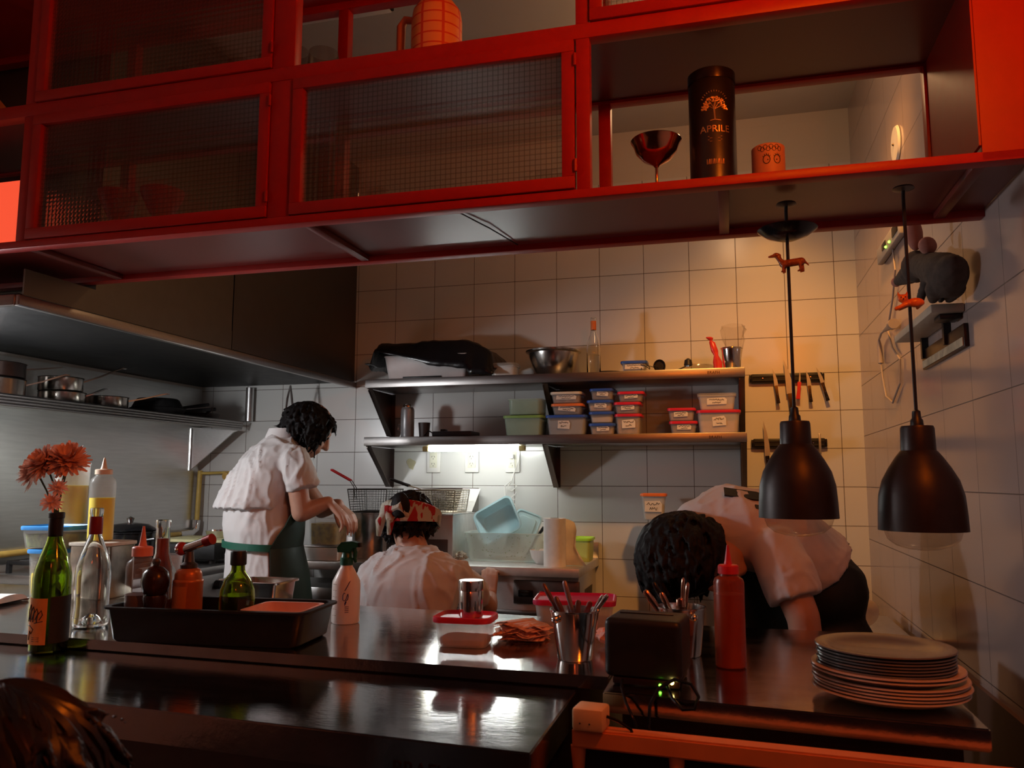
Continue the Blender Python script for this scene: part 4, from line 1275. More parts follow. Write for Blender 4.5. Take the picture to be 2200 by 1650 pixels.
t = thing('pepper_mill', 'dark wooden pepper mill with a round head, in the black tray', 'pepper mill', (-1.300, 1.640, TB))
dw = mat('dark_turned_wood', (.035, .012, .008), .25, 0, .3, 30)
MB().lathe([(0, 0), (.029, 0), (.030, .01), (.025, .03), (.022, .06), (.027, .086), (.025, .092), (0, .092)], n=32).build('base', dw, t)
MB().lathe([(.022, .0925), (.026, .097), (.031, .112), (.032, .125), (.028, .143), (.017, .154), (.007, .158), (.007, .160), (0, .160)], n=32).build('head', dw, t)
MB().lathe([(.006, .1605), (.009, .164), (.010, .169), (.007, .174), (0, .175)], n=16).build('knob', dark_steel, t)
t = thing('gas_torch', 'orange gas canister with a red and chrome torch head, in the black tray', 'torch', (-1.235, 1.672, TB))
MB().lathe([(0, 0), (.033, 0), (.0345, .003), (.0335, .006), (.0335, .118), (.0345, .121), (.034, .124), (.031, .127), (.030, .140), (.026, .148), (.018, .152), (0, .152)], n=40).build('canister', orange_can, t)
wrap_label('print_panel', .0338, -.9, .55, .012, .112, mat('orange_print', (.58, .19, .04), .5, 0, .03, 10), t)
pr = MB()
for k in range(9):
    z = .104 - k * .010
    pr.tube(on_cyl(.0345, [(-.026, z), (-.026 + .036 * (.6 + .4 * ((k * 7) % 5) / 5), z)]), .0007, 4)
pr.build('print_lines', mat('brown_ink', (.35, .08, .02), .6), t)
MB().lathe([(.019, .1525), (.020, .160), (.012, .166), (.009, .19), (0, .19)], n=20).build('valve', dark_steel, t)
th = MB()
th.tube([(-.012, 0, .196), (.044, -.006, .214)], [.011, .0105], 16)
tho = th.build('torch_head', chrome, t)
MB().tube([(.0445, -.006, .2142), (.066, -.0085, .221)], [.012, .013], 16).build('burner_tip', mat('red_anodised', (.30, .015, .01), .3, .4), tho)
MB().ball((-.022, -.001, .196), (.016, .014, .016)).build('gas_knob', mat('red_knob', (.42, .03, .02), .35), tho)
MB().ball((-.024, -.016, .194), .0045, seg=10).build('igniter', chrome, tho)
t = bottle('olive_oil_bottle', 'round shouldered green oil bottle with a black cap, in the black tray', (-1.115, 1.690, TB),
           [(.037, 0), (.040, .004), (.0405, .085), (.0385, .105), (.030, .128), (.018, .143), (.0155, .150), (.0150, .166), (.0168, .168), (.0168, .172)], green_glass, .003)
MB().lathe([(.0165, .160), (.0185, .162), (.0185, .190), (.017, .193), (0, .193)], n=28).build('cap', black_pl, t)
MB().lathe([(0, .0065), (.0365, .0065), (.037, .085), (.0355, .092), (0, .092)], n=28).build('oil', mat('dark_oil', (.12, .12, .02), .1), t)
MB().box((.030, -.0268, .062), (.018, .0012, .05), rz=.84).build('label', mat('dark_label', (.02, .02, .016), .6), t)
t = thing('pink_insert', 'small pink tub at the right end of the black tray', 'tub', (-.996, 1.694, TB), .085)
m = MB()
hollow_box(m, .142, .136, .070, .015, t=.003, taper=.93)
m.build('body', mat('salmon_plastic', (.85, .50, .42), .45), t)

# ---- things behind the tray
t = thing('steel_insert', 'steel food pan with a brownish inside standing behind the olive oil bottle', 'pan', (-1.275, 2.05, ZP))
m = MB()
hollow_box(m, .15, .12, .086, .012, t=.002, taper=.9, flange=.010)
m.build('body', chrome, t)
MB().box((-.105, 0, .084), (.05, .03, .004), bev=.001).build('handle', chrome, t)
MB().rings([rrect(.128, .10, .01, .003), rrect(.134, .106, .01, .055)]).build('contents', food_m, t)
t = thing('deli_cup', 'clear plastic cup with something blue inside, behind the pepper mill', 'cup', (-1.53, 1.98, ZP))
MB().lathe([(0, 0), (.03, 0), (.037, .15), (.039, .152), (.039, .156), (.0355, .155), (.029, .004), (0, .003)], n=32).build('body', clear_pl, t)
crm = MB().ball((0, 0, .10), (.022, .02, .03))
crm.build('contents', mat('aqua_cloth', (.25, .60, .66), .8, 0, .2, 40), t)
t = thing('lidded_tin', 'square steel tin with a cream lid under the yellow squeeze bottle', 'tin', (-1.925, 2.175, ZP))
m = MB()
m.rings([rrect(.146, .13, .02, 0), rrect(.15, .134, .022, .004), rrect(.15, .134, .022, .158), rrect(.146, .13, .02, .160)])
m.build('body', mat('stained_steel', (.40, .36, .30), .25, 1.0, .5, 14), t)
MB().rings([rrect(.158, .142, .024, .1602), rrect(.16, .144, .025, .166), rrect(.158, .142, .024, .170), rrect(.14, .124, .02, .1715)]).build('lid', cream_lid, t)
squeeze('oil_bottle', 'tall squeeze bottle of yellow sauce with a cream nozzle, on the lidded tin', (-1.935, 2.17, ZP + .172), .0385, .262, frost, mat('cream_nozzle', (.80, .62, .46), .45), yellow_liq, .66, .22)
tub('tall tub with a blue lid and yellow contents, behind the wine bottle', -2.105, 2.17, ZP, .115, .12, .146, sky_lid, frost, yellow_liq, .5, r=.03)
tub('wide tub of green herbs with a blue lid, under the yellow canister', -2.098, 2.17, ZP + .147, .172, .14, .072, sky_lid, frost, herb_m, .75, r=.03)
t = thing('yellow_canister', 'clear cylindrical canister of yellow liquid behind the coral flowers', 'canister', (-2.055, 2.17, ZP + .2205))
MB().lathe([(0, 0), (.047, 0), (.049, .004), (.051, .19), (.053, .192), (.053, .198), (.049, .197), (.047, .005), (0, .004)], n=40).build('body', clear_pl, t)
MB().lathe([(0, .0045), (.0465, .0045), (.048, .125), (0, .125)], n=36).build('contents', yellow_liq, t)
t = thing('kitchen_towel', 'folded white towel with red and blue stripes at the left end of the pass counter', 'towel', (-2.14, 1.95, ZP), .2)
def fold(mb, w, d, z0, hh, seed):
    rs = []
    for i in range(14):
        y = -d / 2 + d * i / 13
        pr_ = math.sin(PI * min(1, max(0, i / 13))) ** .35
        rs.append([V((-w / 2, y, z0)), V((-w / 2 + .004, y, z0 + hh * pr_ * .8)), V((0, y, z0 + hh * (pr_ + .25 * noise.noise(V((seed, y * 18, 0)))))), V((w / 2 - .006, y, z0 + hh * pr_ * .9)), V((w / 2, y, z0 + hh * .3))])
    mb.rings(rs)
m = MB()
fold(m, .19, .15, 0, .030, 1)
m.build('cloth', mat('towel_cotton', (.78, .74, .70), .95, 0, .06, 30, .2), t)
for x, c_ in ((-.04, ink_blue), (-.01, red_pl)):
    MB().box((x, 0, .031), (.012, .11, .002), bev=.0005).build('stripe', mat('blue_stripe', (.10, .16, .42), .9) if x < -.03 else mat('red_stripe', (.62, .10, .10), .9), t)
# ---- spray bottle
t = thing('spray_bottle', 'white spray bottle with a dark green trigger head, right of the black tray', 'spray bottle', (-.967, 1.951, ZP))
MB().lathe([(0, 0), (.033, 0), (.036, .004), (.036, .095), (.035, .106), (.020, .135), (.0155, .142), (.0155, .152), (0, .152)], n=44).build('bottle', mat('spray_white', (.80, .73, .68), .35, 0, .04, 12, alpha=.92), t)
gpl = mat('dark_green_plastic', (.008, .10, .065), .35)
m = MB().lathe([(.0175, .146), (.0175, .163), (.0145, .166), (.013, .178), (0, .178)], n=28)
ho = m.build('collar', gpl, t)
hm = MB()
hm.rings([[V((x, y * s_, z)) for x, z in ((-.022, .178), (-.024, .190), (-.012, .204), (.018, .2065), (.033, .203), (.034, .192), (.022, .190), (.014, .178))] for y, s_ in ((-.011, .85), (-.011, 1), (.011, 1), (.011, .85))])
hm.build('trigger_head', gpl, t)
MB().box((.036, 0, .1975), (.008, .014, .012), bev=.002).build('nozzle', black_pl, t)
MB().tube([(.020, 0, .190), (.024, 0, .178), (.022, 0, .163), (.025, 0, .152)], [.005, .0055, .005, .0035], 10).build('trigger', gpl, t)
gr = MB()
for k in range(6):
    gr.tube(on_cyl(.0363, [(-.024, .022 + k * .0155), (-.010, .022 + k * .0155)]), .0006, 4)
gr.build('level_marks', mat('faded_ink', (.35, .24, .18), .7), t)
wm = MB()
wm.tube(on_cyl(.0366, [(.0145, .078), (.012, .079), (.009, .073), (.009, .062), (.013, .059), (.017, .063), (.020, .074), (.0215, .077), (.0225, .070), (.021, .062), (.0175, .060), (.0135, .052), (.0155, .050), (.018, .057), (.0135, .048)]), .0010, 5)
for k in range(7):
    wm.tube(on_cyl(.0366, [(.012 + k * .002, .084 + k * .0035), (.016 + k * .002, .088 + k * .0035), (.015 + k * .002, .084 + k * .004)]), .0006, 4)
for k in range(4):
    wm.tube(on_cyl(.0366, [(.014, .044 - k * .0045), (.024, .0445 - k * .0045)]), .0007, 4)
wm.build('handwriting', ink_blue, t)
# ---- scraps, napkins
crumple('paper_scrap', 'crumpled pink paper scrap at the right end of the black tray', 'paper', (-1.020, 1.875, ZP), (.022, .018, .014), pinkpaper, 9, sub=3, amp=.8)
crumple('pink_cloth', 'crumpled pink cloth on the counter between the cutlery bucket and the black box', 'cloth', (-.262, 1.84, ZP), (.032, .04, .022), pinkpaper, 12, sub=3, amp=.5)
t = thing('napkin_pile', 'fanned pile of thin paper napkins right of the red lidded box', 'napkins', (-.475, 1.86, ZP))
nm = MB()
rnd = random.Random(5)
for k in range(16):
    a = rnd.uniform(-.7, .5)
    z = .002 + k * .0026
    L, W_ = .050, .040
    M_ = Matrix.Translation((rnd.uniform(-.012, .012), rnd.uniform(-.02, .02), z)) @ Matrix.Rotation(a, 4, 'Z')
    top, bot = [], []
    for i in range(9):
        u = -1 + 2 * i / 8
        dz = .006 * noise.noise(V((k * 3.3, u * 2.2, 1))) * 1.2 - .010 * abs(u) ** 2 * (k / 16)
        for v_ in (-1, 1):
            (top if v_ > 0 else bot).append(M_ @ V((u * L, v_ * W_ + .004 * noise.noise(V((k, u * 5, v_))), max(.0005 - z, dz))))
    for i in range(8):
        q = [nm.bm.verts.new(p) for p in (bot[i], bot[i + 1], top[i + 1], top[i])]
        nm.bm.faces.new(q)
no = nm.build('paper_sheets', mat('salmon_napkin', (.85, .48, .34), .85, 0, .15, 30, .1), t, ang=25, recalc=False)
sd = no.modifiers.new('thick', 'SOLIDIFY')
sd.thickness = .0008
# ---- red lidded boxes
tub('square clear box with a red lid holding orange scraps, steel shaker standing on it', -.583, 1.775, ZP, .122, .10, .066, red_lid, milky_pl, mat('rust_food', (.42, .12, .05), .7, 0, .4, 40), .28, r=.02, rz=.05)
t = thing('steel_shaker', 'cylindrical steel shaker standing on the red lidded box', 'shaker', (-.570, 1.772, ZP + .0615))
MB().lathe([(0, 0), (.026, 0), (.0268, .002), (.0268, .056), (.0262, .057), (0, .057)], n=40).build('body', chrome, t)
MB().lathe([(.0270, .0572), (.0282, .058), (.0282, .077), (.0272, .0795), (0, .0795)], n=40).build('lid', chrome, t)
tub('clear box with a bright crimson lid behind the left cutlery bucket', -.380, 2.03, ZP, .190, .14, .078, crimson_lid, milky_pl, food_m, .35, r=.02, rz=.12)
# ---- cutlery buckets
def cutlery_bucket(loc, label, r0, r1, h, knob_a):
    t = thing('cutlery_bucket', label, 'bucket', loc, 0, None)
    MB().lathe([(0, 0), (r0 * .95, 0), (r0, .003), (r1, h - .004), (r1 + .0025, h - .003), (r1 + .0025, h), (r1 - .001, h), (r0 - .001, .005), (0, .004)], n=48).build('body', chrome, t)
    for a in (knob_a, knob_a + PI):
        d_ = V((math.cos(a), math.sin(a), 0))
        kb = MB().ball(d_ * (r1 + .004) + V((0, 0, h - .016)), (.0085, .0085, .0085), seg=16).build('handle_knob', chrome, t)
    return t
b1_ = cutlery_bucket((-.318, 1.690, ZP), 'steel bucket of dark handled cutlery on the pass counter', .036, .050, .100, -2.2)
b2_ = cutlery_bucket((-.108, 1.790, ZP), 'steel bucket of cutlery standing behind the black box', .040, .050, .100, -1.0)
cut_h = mat('cutlery_handle', (.16, .085, .08), .25, .3, .1, 30)
def cutlery(kind, label, base, top, m_, group, wd=.006):
    base, top = V(base), V(top)
    t = thing(kind, label, kind.replace('table_', ''), base, 0, group)
    d_ = (top - base).normalized()
    s_ = d_.cross(V((0, -1, 0))).normalized()
    n_ = s_.cross(d_)
    def ring(p, a, b):
        return [p + s_ * a * math.cos(q) + n_ * b * math.sin(q) for q in [2 * PI * i / 12 for i in range(12)]]
    L = (top - base).length
    MB().rings([ring(base, .004, .0015), ring(base + d_ * L * .45, .0035, .002), ring(base + d_ * L * .55, wd * .75, .0035), ring(top - d_ * .02, wd, .0045), ring(top - d_ * .004, wd * .9, .004), ring(top, wd * .45, .002)]).build('handle', m_, t, world=True)
    return t
bx, by, bz = -.318, 1.690, ZP
g1 = 'cutlery in the left bucket'
for lab, b, tp, m_, wd in (
    ('long dark handled knife leaning far left in the left bucket', (.012, .0, .012), (-.070, .01, .148), cut_h, .0055),
    ('dark handle just right of the far left one in the left bucket', (.014, -.008, .012), (-.040, -.006, .124), cut_h, .0062),
    ('long pale handled knife standing highest in the left bucket', (.016, .010, .012), (-.026, .020, .154), mat('pale_handle', (.30, .22, .24), .3, .3), .0058),
    ('short dark handle standing upright in the middle of the left bucket', (-.004, .004, .012), (.008, .000, .118), cut_h, .0068),
    ('dark reddish handle leaning right in the left bucket', (-.014, -.006, .012), (.036, -.012, .118), mat('red_brown_handle', (.16, .03, .03), .3), .0062),
    ('shiny steel fork handle leaning right in the left bucket', (-.012, .012, .012), (.058, .012, .128), chrome, .0048),
    ('shiny steel spoon handle leaning farthest right in the left bucket', (-.018, .0, .012), (.070, -.004, .132), chrome, .0050)):
    cutlery('table_knife' if 'knife' in lab or 'handle ' in lab and 'steel' not in lab else ('table_fork' if 'fork' in lab else 'table_spoon'), lab, (bx + b[0], by + b[1], bz + b[2]), (bx + tp[0], by + tp[1], bz + tp[2]), m_, g1, wd)
bx, by = -.108, 1.790
g2 = 'cutlery in the bucket behind the black box'
cop = mat('copper_steel', (.62, .38, .28), .16, 1.0, .03, 30)
for lab, b, tp, m_, wd in (
    ('copper toned steel handle leaning farthest left in the bucket behind the black box', (.012, -.01, .012), (-.074, -.018, .132), cop, .0075),
    ('black handle leaning left in the bucket behind the black box', (.016, .01, .012), (-.058, .012, .146), black_gl, .0050),
    ('second copper toned handle leaning left in the bucket behind the black box', (.015, -.004, .012), (-.040, -.012, .128), cop, .0065),
    ('tall thin steel handle standing upright in the bucket behind the black box', (-.004, .012, .012), (.006, .010, .158), cop, .0042),
    ('thin steel handle right of the tall one in the bucket behind the black box', (.0, -.006, .012), (.016, -.004, .150), cop, .0045),
    ('broad rounded spoon end in the bucket behind the black box', (-.002, -.02, .012), (.002, -.026, .120), cop, .0100)):
    cutlery('table_spoon' if 'spoon' in lab else 'table_knife', lab, (bx + b[0], by + b[1], bz + b[2]), (bx + tp[0], by + tp[1], bz + tp[2]), m_, g2, wd)
# ---- black box with cable
t = thing('ticket_printer', 'black box with rounded corners and small lights beneath, on the left of the side counter', 'printer', (-.155, 1.555, ZP), -.10)
m = MB()
m.box((0, 0, .0640), (.140, .115, .104), bev=.012, seg=4)
m.build('case', black_pl, t)
MB().box((.005, -.050, .007), (.120, .012, .012), bev=.003).build('port_bar', dark_void, t)
for x in (-.05, .05):
    MB().box((x, .02, .0062), (.025, .07, .0115), bev=.003).build('foot', black_pl, t)
MB().box((-.004, .01, .117), (.10, .006, .002), bev=.0005).build('paper_slot', dark_steel, t)
MB().ball((.053, -.060, .012), .0036, seg=10).build('status_light', led_yellow, t)
MB().ball((.032, -.060, .006), .0024, seg=10).build('status_light', led_green, t)
t = thing('printer_cable', 'black cable looping from the printer down over the counter edge', 'cable', (-.11, 1.45, ZP))
MB().tube([(-.118, 1.492, .926), (-.112, 1.462, .924), (-.104, 1.435, .915), (-.086, 1.416, .903), (-.067, 1.414, .906), (-.060, 1.418, .925), (-.072, 1.425, .943), (-.100, 1.436, .946), (-.128, 1.430, .930), (-.140, 1.412, .905), (-.141, 1.405, .875), (-.130, 1.405, .84), (-.125, 1.42, .70)], .0030, 8).build('cord', black_gl, t, world=True)
MB().tube([(-.196, 1.497, .925), (-.192, 1.455, .922), (-.180, 1.422, .905), (-.165, 1.410, .88), (-.155, 1.412, .84), (-.15, 1.42, .7)], .0026, 8).build('cord', black_gl, t, world=True)
t = thing('power_adapter', 'white power adapter, orange lit, wedged between the bar and the glazed partition', 'adapter', (-.228, 1.395, .876), -.1)
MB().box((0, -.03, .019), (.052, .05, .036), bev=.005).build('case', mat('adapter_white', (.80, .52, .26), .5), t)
for x in (-.012, .004):
    MB().ball((x, -.0555, .014), .0014, seg=8).build('screw', ink_m, t)
MB().tube([(.026, -.03, .022), (.045, -.028, .016), (.065, -.025, .004), (.075, -.02, -.03)], .0026, 6).build('lead', black_gl, t)
# ---- ketchup bottle
squeeze('ketchup_bottle', 'tall squeeze bottle of red sauce with a red nozzle on the side counter', (-.008, 1.703, ZP), .0300, .236, mat('red_translucent', (.36, .05, .015), .25, 0, .1, 8, alpha=.7), red_pl, ketchup_m, .80, .255, shoulder=.03)
# ---- plates
plate_d = mat('dark_glazed_plate', (.13, .115, .105), .20, 0, .1, 8, spec=.6)
plate_l = mat('cream_plate', (.56, .44, .36), .22, 0, .05, 8)
def plate(z, r, m_, label, dx=0, dy=0, depth=.016, group='plates in the stack on the side counter'):
    o = MB().lathe([(0, 0), (r * .55, 0), (r * .58, .002), (r * .80, depth * .45), (r * .97, depth), (r, depth + .0012), (r * .99, depth + .0032), (r * .95, depth + .0036), (r * .76, depth * .45 + .0045), (r * .55, .0048), (0, .0042)], n=64).build('plate', m_, None)
    o.location = (.253 + dx, PY + dy, z)
    return tag(o, label, 'plate', group)
z = ZP
PY = 1.538
order = ['lowest', 'second lowest', 'third', 'fourth', 'fifth']
for k in range(5):
    plate(z, .1235 - .001 * (k % 2), plate_l, 'cream plate, %s from the bottom of the plate stack' % order[k] if k > 1 else 'cream plate, %s in the plate stack' % order[k], .002 * (k % 3 - 1), .001 * k)
    z += .0050
z += .003
for k in range(2):
    plate(z, .1215, plate_l, ('lower' if not k else 'upper') + ' of the two wide cream plates in the middle of the stack', -.004, .002, .018)
    z += .0056
for k in range(6):
    plate(z, .110 - .0005 * (k % 2), plate_d, ['lowest', 'second', 'third', 'fourth', 'fifth', 'sixth'][k] + ' of the smaller dark plates in the upper stack, counted from below', -.006 + .0015 * (k % 2), .003, .014)
    z += .0048
z += .0015
plate(z, .112, plate_d, 'dark plate on top of the stack', -.006, .003, .014)
# ---- far right back bits
crumple('foil_bundle', 'crumpled brownish foil bundle behind the bent cook near the right wall', 'foil', (.370, 3.16, .7665), (.050, .045, .045), mat('dark_foil', (.05, .042, .025), .25, .2, .4, 30), 21, sub=4, amp=.6)
ds = thing('dish_rack_table', 'low steel table behind the side counter by the right wall', 'table', (.42, 3.22, 0))
MB().box((.42, 3.22, .750), (.30, .46, .03), bev=.003).build('top', steel, ds, world=True)
for x in (.29, .55):
    for y in (3.01, 3.43):
        MB().box((x, y, .3675), (.03, .03, .735)).build('leg', steel, ds, world=True)
t = MB().lathe([(0, 0), (.032, 0), (.04, .004), (.058, .012), (.060, .014), (.057, .015), (.037, .007), (0, .004)], n=40).build('leaning_plate', white_pl)
t.location = (.425, 3.06, .822)
t.rotation_euler = (-1.15, .25, .2)
tag(t, 'white plate leaning upright against the foil bundle near the right wall', 'plate')
# ================================================================== THINGS ON THE KITCHEN WORKTOP
ZK = .9115
ft = thing('deep_fryer', 'steel deep fryer with an angled white splash plate on the kitchen worktop', 'fryer', (-1.395, 3.70, ZK))
m = MB()
m.box((-1.395, 3.70, ZK + .105), (.345, .36, .21), bev=.005)
m.build('body', kitchen_top, ft, world=True)
MB().box((-1.395, 3.70, ZK + .212), (.35, .365, .006), bev=.002).build('rim', chrome, ft, world=True)
MB().box((-1.395, 3.518, ZK + .06), (.30, .006, .08), bev=.002).build('front_panel', dark_steel, ft, world=True)
MB().slab([(-1.57, 3.905, ZK + .216), (-1.222, 3.905, ZK + .216), (-1.222, 3.915, ZK + .33), (-1.57, 3.915, ZK + .33)], (0, .006, 0)).build('splash_plate', chrome, ft, world=True)
MB().slab([(-1.300, 3.80, ZK + .216), (-1.222, 3.80, ZK + .216), (-1.205, 3.885, ZK + .325), (-1.300, 3.885, ZK + .325)], (0, .004, .002)).build('side_plate', white_pl, ft, world=True)
wire_m = mat('fryer_wire', (.34, .29, .22), .3, .9, .2, 40)
wire_d = mat('dark_fryer_wire', (.07, .065, .06), .4, .8, .2, 40)
def basket(name_label, c, sx, sy, h, hnd, m_, hm, hr):
    t = thing('fryer_basket', name_label, 'fryer basket', c)
    fr_ = MB()
    top = [(-sx / 2, -sy / 2, h), (sx / 2, -sy / 2, h), (sx / 2, sy / 2, h), (-sx / 2, sy / 2, h)]
    fr_.tube(top, .0030, 6, True)
    k = .88
    bot = [(p[0] * k, p[1] * k, .003) for p in top]
    fr_.tube(bot, .0022, 6, True)
    for a, b in zip(top, bot):
        fr_.tube([a, b], .0024, 6)
    fr_.build('wire_frame', m_, t)
    ms = MB()
    r = .0009
    n = 14
    for i in range(1, n):
        u = i / n
        for sgn in (-1, 1):
            ms.tube([(-sx / 2 + sx * u, sgn * sy / 2, h), ((-sx / 2 + sx * u) * k, sgn * sy / 2 * k, .003)], r, 4)
            ms.tube([(sgn * sx / 2, -sy / 2 + sy * u, h), (sgn * sx / 2 * k, (-sy / 2 + sy * u) * k, .003)], r, 4)
        ms.tube([(-sx / 2 * k + sx * k * u, -sy / 2 * k, .003), (-sx / 2 * k + sx * k * u, sy / 2 * k, .003)], r, 4)
        ms.tube([(-sx / 2 * k, -sy / 2 * k + sy * k * u, .003), (sx / 2 * k, -sy / 2 * k + sy * k * u, .003)], r, 4)
    nl = 9
    for i in range(1, nl):
        f = i / nl
        kk = k + (1 - k) * f
        ms.tube([(p[0] * kk / 1, p[1] * kk, .003 + (h - .003) * f) for p in top], r, 4, True)
    ms.build('wire_mesh', m_, t)
    wr = MB()
    for s_ in (-.011, .011):
        wr.tube([(hnd[0][0], hnd[0][1] + s_, hnd[0][2] - .05), (hnd[0][0], hnd[0][1] + s_, hnd[0][2]), (hnd[1][0], hnd[1][1] + s_, hnd[1][2])], .0022, 6)
    wo = wr.build('handle_wires', m_, t)
    g = MB()
    a, b = V(hnd[1]), V(hnd[2])
    g.tube([a + V((0, -.011, 0)), b + V((0, -.011, 0)), b + V((-.004, 0, .001)), b + V((0, .011, 0)), a + V((0, .011, 0))], hr, 8)
    g.build('handle_grip', hm, t)
    return t
sp = thing('stock_pot', 'large steel pot in front of the fryer under the left basket', 'pot', (-1.682, 3.625, ZK))
MB().lathe([(0, 0), (.078, 0), (.081, .004), (.081, .206), (.085, .208), (.085, .214), (.079, .214), (.078, .006), (0, .005)], n=48).build('body', mat('pot_steel', (.52, .52, .52), .26, 1.0, .15, 30, .04), sp)
for s_ in (-1, 1):
    MB().tube([(s_ * .08, -.03, .15), (s_ * .105, -.03, .155), (s_ * .105, .03, .155), (s_ * .08, .03, .15)], .005, 8).build('handle', chrome, sp)
basket('dark wire fryer basket with a red handle resting on the steel pot', (-1.655, 3.63, ZK + .2162), .20, .20, .108, ((-.07, -.08, .115), (-.085, -.10, .150), (-.165, -.14, .200)), wire_d, red_pl, .0042)
basket('light wire fryer basket with a black handle on the right of the fryer', (-1.335, 3.69, ZK + .2165), .20, .22, .105, ((-.085, -.08, .11), (-.13, -.10, .125), (-.215, -.12, .155)), wire_m, black_pl, .0060)
kb = MB().lathe([(0, 0), (.022, 0), (.022, .018), (.016, .022), (0, .022)], (0, 0, 0), 24).build('stopper', black_pl)
kb.location = (-1.565, 3.87, ZK + .2165)
tag(kb, 'round black stopper standing at the back left of the fryer', 'stopper')
t = thing('kitchen_scale', 'flat grey scale under the container of yellow pickle', 'scale', (-1.83, 3.50, ZK))
MB().box((0, 0, .030), (.18, .18, .058), bev=.006).build('body', white_pl, t)
MB().box((.0, 0, .064), (.172, .17, .006), bev=.002).build('platform', steel, t)
t = thing('pickle_container', 'clear tub of yellow pickle under the hand of the standing cook', 'container', (-1.825, 3.49, ZK + .0675))
m = MB()
hollow_box(m, .155, .15, .150, .03, t=.003, taper=.94)
m.build('body', clear_pl, t)
MB().rings([rrect(.132, .126, .026, .005), rrect(.140, .134, .028, .100)]).build('contents', pickle_m, t)
t = thing('wash_tub', 'large pale tub with specks on the kitchen worktop, holding pale blue trays', 'tub', (-1.012, 3.715, ZK))
m = MB()
hollow_box(m, .37, .22, .128, .035, t=.003, taper=.92, flange=.008)
m.build('body', aqua_tub, t)
sm = MB()
rnd = random.Random(3)
for k in range(60):
    x = rnd.uniform(-.15, .16)
    z = rnd.uniform(.02, .12)
    f = .92 + .08 * z / .128
    sm.ball((x, -.11 * f - .001, z), (rnd.uniform(.0008, .0026), .0006, rnd.uniform(.0008, .002)), seg=6)
sm.build('food_specks', herb_m, t)
def tray(label, loc, rot, w, d, h, m_):
    t = thing('plastic_tray', label, 'tray', loc)
    t.rotation_euler = rot
    mm = MB()
    hollow_box(mm, w, d, h, .025, t=.003, taper=.86, flange=.006)
    mm.build('body', m_, t)
    return t
tray('pale blue tray leaning left in the speckled tub', (-1.055, 3.745, ZK + .165), (1.25, -.50, .0), .20, .17, .055, pale_blue)
t = thing('tray_lid', 'pale blue lid leaning right in the speckled tub', 'lid', (-.985, 3.765, ZK + .045))
t.rotation_euler = (1.36, .34, 0)
MB().rings([rrect(.13, .19, .02, 0, c=(0, .09)), rrect(.13, .19, .02, .008, c=(0, .09)), rrect(.118, .178, .018, .009, c=(0, .09)), rrect(.112, .172, .016, .004, c=(0, .09)), rrect(.085, .14, .012, .004, c=(0, .09)), rrect(.08, .135, .012, .008, c=(0, .09))]).build('panel', pale_blue, t)
t = thing('black_spatula', 'black handled tool leaning in the right of the speckled tub', 'spatula', (-.90, 3.74, ZK + .02))
MB().tube([(-.03, 0, 0), (.02, 0, .085), (.052, 0, .130)], [.004, .006, .008], 8).build('handle', black_pl, t)
t = thing('paper_roll', 'white paper towel roll standing at the front edge of the kitchen worktop', 'paper roll', (-.740, 3.475, ZK))
MB().lathe([(.020, 0), (.048, 0), (.048, .205), (.020, .205), (.020, .003)], n=44, cap0=False, cap1=False).build('roll', paper_m, t)
MB().lathe([(.0185, .0), (.0198, .0), (.0198, .206), (.0185, .206)], n=24, cap0=False, cap1=False).build('core', mat('card', (.30, .22, .15), .9), t)
sh = MB()
rows = []
for i in range(12):
    f = i / 11
    x = .040 + .046 * math.sin(min(1, f * 1.3) * PI / 2)
    rows.append([V((x * (1 - .0) + (.045 if z_ < .02 else (.016 if z_ < .06 else 0)) * f * f + .012 * noise.noise(V((f * 4, z_ * 16, 2))) * f, .028 + .02 * f + .010 * math.sin(f * 5), z_)) for z_ in (.002, .05 - .006 * f, .10 - .018 * f, .15 - .03 * f * f, .203 - .03 * f - .045 * f ** 4)])
for a, b in zip(rows[:-1], rows[1:]):
    for j in range(4):
        sh.bm.faces.new([sh.bm.verts.new(p) for p in (a[j], b[j], b[j + 1], a[j + 1])])
bmesh.ops.remove_doubles(sh.bm, verts=sh.bm.verts, dist=.0001)
so = sh.build('loose_sheet', paper_m, t, ang=60)
sd = so.modifiers.new('thick', 'SOLIDIFY')
sd.thickness = .001
t = thing('white_bowl', 'small white bowl tilted behind the paper roll', 'bowl', (-.822, 3.58, ZK))
MB().lathe([(0, 0), (.025, 0), (.045, .025), (.054, .060), (.051, .060), (.042, .027), (.024, .004), (0, .003)], n=36).build('body', white_pl, t)
tub('lime green tub with a bright green lid at the right end of the kitchen worktop', -.668, 3.76, ZK, .088, .13, .108, lime_lid, lime_tub, mat('lime_food', (.55, .62, .20), .6), .5, r=.015)
crumple('grey_rag', 'crumpled speckled grey rag left of the large pale tub', 'rag', (-1.205, 3.58, ZK), (.030, .03, .022), mat('speckled_rag', (.42, .40, .32), .9, 0, .6, 120, .3), 31, amp=.6)
crumple('blue_bag', 'small crumpled blue plastic bag beside the grey rag', 'bag', (-1.262, 3.68, ZK), (.035, .03, .024), mat('blue_film', (.12, .40, .78), .3, 0, .1, 30), 33, amp=.5)
